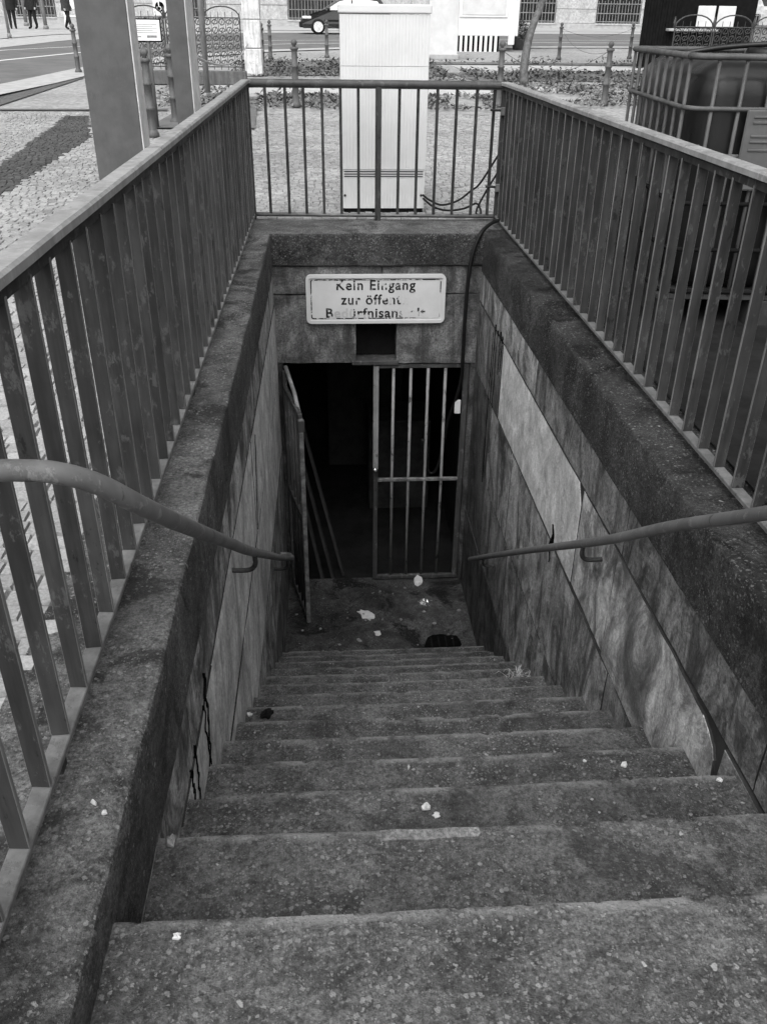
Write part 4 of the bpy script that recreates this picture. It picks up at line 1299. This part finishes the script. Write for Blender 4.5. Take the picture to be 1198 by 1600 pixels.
# ------------------------------------------------------------------ right background
iron_fence('iron_fence', 'ornate cast iron fence panels behind the black tank', (6.85, 19.0, g(19)), R(-3), 4, .78, 1.08, .1, False)
dk = thing('kiosk', 'dark timber kiosk behind the black tank', 'kiosk', (8.0, 24.5, g(24.5)))
for i in range(12): box('plank', i*.075, i*.075+.07, -.02+.006*(i % 2), .02, 0, 2.6, 'stall_dark', dk, .004)
box('body', .62, 2.9, .03, 1.6, 0, 2.6, 'stall_dark', dk)
box('roof', -.05, 3.1, -.2, 1.9, 2.601, 2.75, 'stall_dark', dk, .02)
box('counter', .62, 1.9, -.25, .02, .86, .92, 'kerb_stone', dk, .01)
for i in range(2): box('menu_panel', 1.35+i*.52, 1.80+i*.52, -.10, -.075, .95, 1.42, 'plaster_white', dk, .01)
aw = thing('awning', 'striped awning at the edge of the dark kiosk', 'awning', (10.95, 25.0, g(25)))
for i in range(12):
    bm = bmesh.new()
    x0 = i*.17
    v = [bm.verts.new(p) for p in ((x0, 0, 1.42), (x0+.17, 0, 1.42), (x0+.17, 1.1, 2.2), (x0, 1.1, 2.2), (x0, 0, 1.40), (x0+.17, 0, 1.40), (x0+.17, 1.1, 2.18), (x0, 1.1, 2.18))]
    for f in ((0, 1, 2, 3), (7, 6, 5, 4), (0, 4, 5, 1), (3, 2, 6, 7)): bm.faces.new([v[q] for q in f])
    bm_obj('stripe', bm, 'awning_cloth' if i % 2 else 'clothes_mid', aw)
for x in (.02, 2.0): lathe('pole', [(.025, 0), (.025, 1.42)], 'pole_steel', aw, 8, (x, .02, 0))
box('valance', -.02, 2.06, -.03, -.005, 1.25, 1.425, 'awning_cloth', aw)
box('counter', .1, 2.0, .5, 1.1, 0, 1.0, 'kerb_stone', aw, .02)

# ------------------------------------------------------------------ far building
bd = thing('building', 'pale stone building with barred ground floor windows across the road', 'building', (-30, 57.5, g(57.5)), R(1.5))
wins = [(5.0, 7.2), (12.5, 14.7), (21.0, 23.2), (27.9, 31.2), (41.0, 43.8), (46.3, 49.0), (54, 56.5), (62, 64.5)]
px_ = 0
Zs, Zt = .15, 3.0
segs = []
for (a, b) in wins:
    segs.append((px_, a)); px_ = b
segs.append((px_, 74))
for (a, b) in segs:
    n = max(1, round((b-a)/1.9))
    for r_, (z0, z1) in enumerate([(.32, 1.05), (1.07, 1.85), (1.87, 2.65), (2.67, 3.45)]):
        off = .5 if r_ % 2 else 0
        xs_ = [a+(b-a)*q/n for q in range(n+1)]
        for q in range(n): box('stone_block', xs_[q]+.015, xs_[q+1]-.015, -.06+.012*((q+r_) % 2), .1, z0, z1, 'facade_stone', bd, .015)
box('wall', 0, 74, .1, .5, 0, 11, 'facade_stone', bd)
box('plinth', 0, 74, -.16, .098, -.05, .31, 'kerb_stone', bd, .02)
box('cornice', -.2, 74.2, -.3, .098, 3.5, 3.85, 'facade_stone', bd, .04)
box('roof', -.5, 74.5, -.5, 8, 11.002, 11.4, 'bollard_paint', bd)
for (a, b) in wins:
    wn = box('window', a+.05, b-.05, .02, .098, .34, 3.4, 'glass_dark', bd)
    bm = bmesh.new()
    nb = int((b-a)/.19)
    for q in range(nb+1):
        xx = a+.06+(b-a-.12)*q/nb; add_tube(bm, [(xx, -.10, .3), (xx, -.10, 1.5+.12*(q % 2))], .022, 5)
    for z in (.42, .85, 1.35): add_tube(bm, [(a, -.10, z), (b, -.10, z)], .025, 5)
    bm_obj('grille', bm, 'pole_steel', wn)
    box('mullion', (a+b)/2-.04, (a+b)/2+.04, -.0, .03, .36, 3.38, 'bollard_paint', wn)
    box('sill', a-.05, b+.05, -.2, .015, .24, .335, 'facade_stone', wn, .01)
    box('window_upper', a, b, .06, .099, 5, 7.5, 'glass_dark', bd)
# building wing closing the street on the left
bd2 = thing('building', 'grey building closing the street behind the people', 'building', (-34, 63, g(63)))
box('wall', -20, 22, 0, .4, 0, 11, 'slab_mid', bd2)
for i in range(9): 
    wn = box('window', -18+i*4.3, -16.2+i*4.3, -.06, -.003, .9, 3.2, 'glass_dark', bd2, .02)
    box('sill', -18.1+i*4.3, -16.1+i*4.3, -.2, -.062, .78, .89, 'kerb_stone', wn)
box('plinth', -20, 22, -.15, -.004, -.1, .6, 'bollard_paint', bd2)

# ------------------------------------------------------------------ car
car = thing('car', 'black car parked in front of the barred windows', 'car', (-1.10, 45.3, g(45.5)), R(2))
prof = [(.0, .42), (.02, .60), (.12, .72), (.60, .86), (1.05, .98), (1.75, 1.38), (2.1, 1.47), (3.0, 1.50), (3.7, 1.42), (4.05, 1.0), (4.15, .9), (4.18, .45), (4.1, .25), (.15, .25), (.03, .3)]
def loft(prof, wfun, mat, name, parent, smooth=True):
    bm = bmesh.new()
    rows = []
    for f, ins in ((0, .07), (.08, .015), (.5, 0), (.92, .015), (1, .07)):
        row = []
        for x, z in prof:
            y0, y1 = wfun(x, z)
            xx = x+(ins*(1 if x < 2 else -1)*(1 if (x < .3 or x > 3.9) else 0))
            row.append(bm.verts.new((xx, y0+(y1-y0)*f, z)))
        rows.append(row)
    n = len(prof)
    for r_ in range(4):
        for i in range(n): bm.faces.new((rows[r_][i], rows[r_][(i+1) % n], rows[r_+1][(i+1) % n], rows[r_+1][i]))
    bm.faces.new(rows[0][::-1]); bm.faces.new(rows[-1])
    return bm_obj(name, bm, mat, parent, False)
def wf(x, z):
    t = max(0, (z-.85)/.65)*.22 + (.10 if x < .3 or x > 3.9 else 0)
    return (0+t, 1.74-t)
loft(prof, wf, 'car_paint', 'body', car)
for sgn, y in ((-1, -.012), (1, 1.75)):
    bm = bmesh.new()
    def wy(z): return (max(0, (z-.85)/.65)*.22-.012) if sgn < 0 else 1.752-max(0, (z-.85)/.65)*.22
    for poly in ([(1.18, .98), (1.80, 1.32), (2.05, 1.38), (2.35, 1.40), (2.35, .98)], [(2.42, .98), (2.42, 1.40), (3.0, 1.41), (3.55, 1.34), (3.8, .98)]):
        bm.faces.new([bm.verts.new((x, wy(z), z)) for x, z in poly])
    bm_obj('side_window', bm, 'lamp_and_reflection_glass', car)  # bright reflection painted as a pale pane colour
bm = bmesh.new()
bm.faces.new([bm.verts.new(p) for p in ((1.08, .14, 1.02), (1.72, .24, 1.385), (1.72, 1.5, 1.385), (1.08, 1.6, 1.02))])
bm_obj('windscreen', bm, 'lamp_and_reflection_glass', car)  # same pale colour in place of a reflection
for x in (.82, 3.35):
    for y in (-.03, 1.57):
        wh = lathe('wheel', [(.20, 0), (.28, -.0), (.315, .03), (.315, .17), (.28, .2), (.2, .2)], 'tyre', car, 24)
        wh.matrix_local = Matrix.Translation((x, y+.2, .315)) @ Matrix.Rotation(R(90), 4, 'X')
        bm = bmesh.new(); add_lathe(bm, [(.001, .195), (.05, .205), (.06, .19)], 12); add_lathe(bm, [(.17, .205), (.215, .21), (.215, .18), (.17, .18)], 24)
        for s_ in range(7):
            a = 2*math.pi*s_/7
            p = Vector((math.cos(a), math.sin(a), 0)); q = Vector((-math.sin(a), math.cos(a), 0))
            vv = [bm.verts.new(p*r_+q*w_+Vector((0, 0, .2))) for r_, w_ in ((.04, -.025), (.19, -.04), (.19, .04), (.04, .025))]
            bm.faces.new(vv)
        bm_obj('rim', bm, 'alloy', wh)
for y in (-.005, 1.45): box('headlight', .10, .52, y+.05, y+.24, .62, .74, 'lamp_and_reflection_glass', car, .04, 2)
box('bumper', -.04, .2, .12, 1.62, .28, .52, 'tyre', car, .05, 2)
box('mirror', 1.2, 1.38, -.22, -.02, .98, 1.10, 'car_paint', car, .04, 2)
box('door_trim', 1.1, 3.6, -.018, -.006, .55, .60, 'tyre', car)

# ------------------------------------------------------------------ people, poles on the far side
def person(label, loc, rz, h_, stride, mats, seed):
    rnd = random.Random(seed)
    s = h_/1.75
    J = {'pel': (0, 0, .95), 'che': (0, .01, 1.25), 'sho': (0, .0, 1.42), 'nec': (0, .01, 1.52), 'hea': (0, .02, 1.62), 'top': (0, .01, 1.72),
         'hl': (-.09, 0, .90), 'kl': (-.10, -.5*stride-.02, .49), 'al': (-.10, -stride, .09), 'tl': (-.11, -stride-.17, .03),
         'hr': (.09, 0, .90), 'kr': (.10, .3*stride-.03, .49), 'ar': (.10, stride, .10), 'tr': (.11, stride-.17, .03),
         'sl': (-.19, 0, 1.40), 'el': (-.25, .03, 1.12), 'wl': (-.26, -.08, .88), 'fl': (-.26, -.12, .76),
         'sr': (.19, 0, 1.40), 'er': (.25, .03, 1.12), 'wr': (.26, -.08, .88), 'fr': (.26, -.12, .76)}
    Rd = {'pel': .16, 'che': .17, 'sho': .13, 'nec': .06, 'hea': .10, 'top': .07, 'hl': .105, 'kl': .07, 'al': .05, 'tl': .04, 'hr': .105, 'kr': .07, 'ar': .05, 'tr': .04,
          'sl': .075, 'el': .055, 'wl': .04, 'fl': .035, 'sr': .075, 'er': .055, 'wr': .04, 'fr': .035}
    E_ = [('pel', 'che'), ('che', 'sho'), ('sho', 'nec'), ('nec', 'hea'), ('hea', 'top'), ('pel', 'hl'), ('hl', 'kl'), ('kl', 'al'), ('al', 'tl'), ('pel', 'hr'), ('hr', 'kr'), ('kr', 'ar'), ('ar', 'tr'),
          ('sho', 'sl'), ('sl', 'el'), ('el', 'wl'), ('wl', 'fl'), ('sho', 'sr'), ('sr', 'er'), ('er', 'wr'), ('wr', 'fr')]
    keys = list(J)
    me = bpy.data.meshes.new('person')
    me.from_pydata([tuple(Vector(J[k])*s) for k in keys], [(keys.index(a), keys.index(b)) for a, b in E_], [])
    o = bpy.data.objects.new('person', me); COL.objects.link(o)
    md = o.modifiers.new('s', 'SKIN')
    for i, k in enumerate(keys):
        sv = me.skin_vertices[0].data[i]; sv.radius = (Rd[k]*s*1.15, Rd[k]*s*1.15*(.72 if k in ('che', 'pel', 'sho') else 1)); sv.use_root = (k == 'pel')
    o.modifiers.new('u', 'SUBSURF').levels = 2
    dg = bpy.context.evaluated_depsgraph_get()
    m2 = bpy.data.meshes.new_from_object(o.evaluated_get(dg))
    bpy.data.objects.remove(o)
    m2.materials.clear()
    for q in (mats[0], mats[1], 'skin', 'shoe_pale' if seed % 2 else 'tyre'): m2.materials.append(MAT[q])
    for p in m2.polygons:
        z = p.center.z/s; x = abs(p.center.x)/s
        p.use_smooth = True
        p.material_index = 2 if (z > 1.5 or (x > .2 and z < .86 and z > .5)) else 3 if z < .085 else 1 if z < .80 and x < .2 else 0
    o = link_mesh('person', m2, None, None, True, loc)
    o.rotation_euler = (0, 0, rz)
    tag(o, label, 'person', 'people walking on the far pavement')
    bm = bmesh.new(); q = bmesh.ops.create_icosphere(bm, subdivisions=2, radius=.108*s)
    for v in q['verts']:
        v.co = Vector((v.co.x, v.co.y*1.05+.03*s, v.co.z*.9+1.68*s))
    bm_obj('hair', bm, 'hair', o, True)
    # open coat hanging over the hips
    bm = bmesh.new()
    rows = []
    for z, a, b in ((1.42, .22, .15), (1.2, .25, .18), (.98, .25, .185), (.76, .27, .20)):
        rows.append([bm.verts.new((a*s*math.cos(t), b*s*math.sin(t), z*s)) for t in [2*math.pi*i/16 for i in range(16)]])
    for r_ in range(3):
        for i in range(16): bm.faces.new((rows[r_][i], rows[r_][(i+1) % 16], rows[r_+1][(i+1) % 16], rows[r_+1][i]))
    bm_obj('coat', bm, mats[0], o, True)
    return o
def gp(y): return g(y)+.026
person('person in dark clothes standing at the left edge of the far pavement', (-14.6, 47.4, gp(47.4)), R(20), 1.74, .05, ('clothes_dark', 'clothes_dark'), 2)
person('person in a dark coat standing between two leaning poles', (-13.7, 47.6, gp(47.6)), R(-20), 1.80, .09, ('clothes_dark', 'clothes_dark'), 4)
person('person in dark trousers walking toward the broad steel pylon', (-12.0, 47.2, gp(47.2)), R(70), 1.76, .22, ('clothes_mid', 'clothes_dark'), 6)
for lab, x, y, lean, wdt in (('grey pole at the road edge, leftmost on the far side', -11.7, 37.3, .0, .055), ('pale pole standing between two people', -15.2, 51.5, .0, .09), ('pale pole right of the person in the dark coat', -13.0, 47.0, 0, .09)):
    t = thing('street_pole', lab, 'pole', (x, y, g(y)+.05), 0, 'poles across the road')
    lathe('shaft', [(wdt, 0), (wdt*.9, 3.2), (.02, 3.25)], 'pole_steel', t, 10)
    lathe('collar', [(wdt*1.5, 0), (wdt*1.5, .1), (wdt, .16)], 'pole_steel', t, 10)
sb = thing('sandwich_board', 'white folding board standing behind the people', 'board', (-12.9, 52.3, gp(52.3)))
for s_ in (-1, 1):
    bm = bmesh.new()
    for xx in (-.45, .45): add_tube(bm, [(xx, s_*.35, 0), (xx, .0, 1.3)], .04, 6)
    add_tube(bm, [(-.45, s_*.23, .45), (.45, s_*.23, .45)], .035, 6)
    bm_obj('leg_frame', bm, 'white_paint', sb)
box('panel', -.42, .42, -.03, .0, .8, 1.3, 'white_paint', sb)
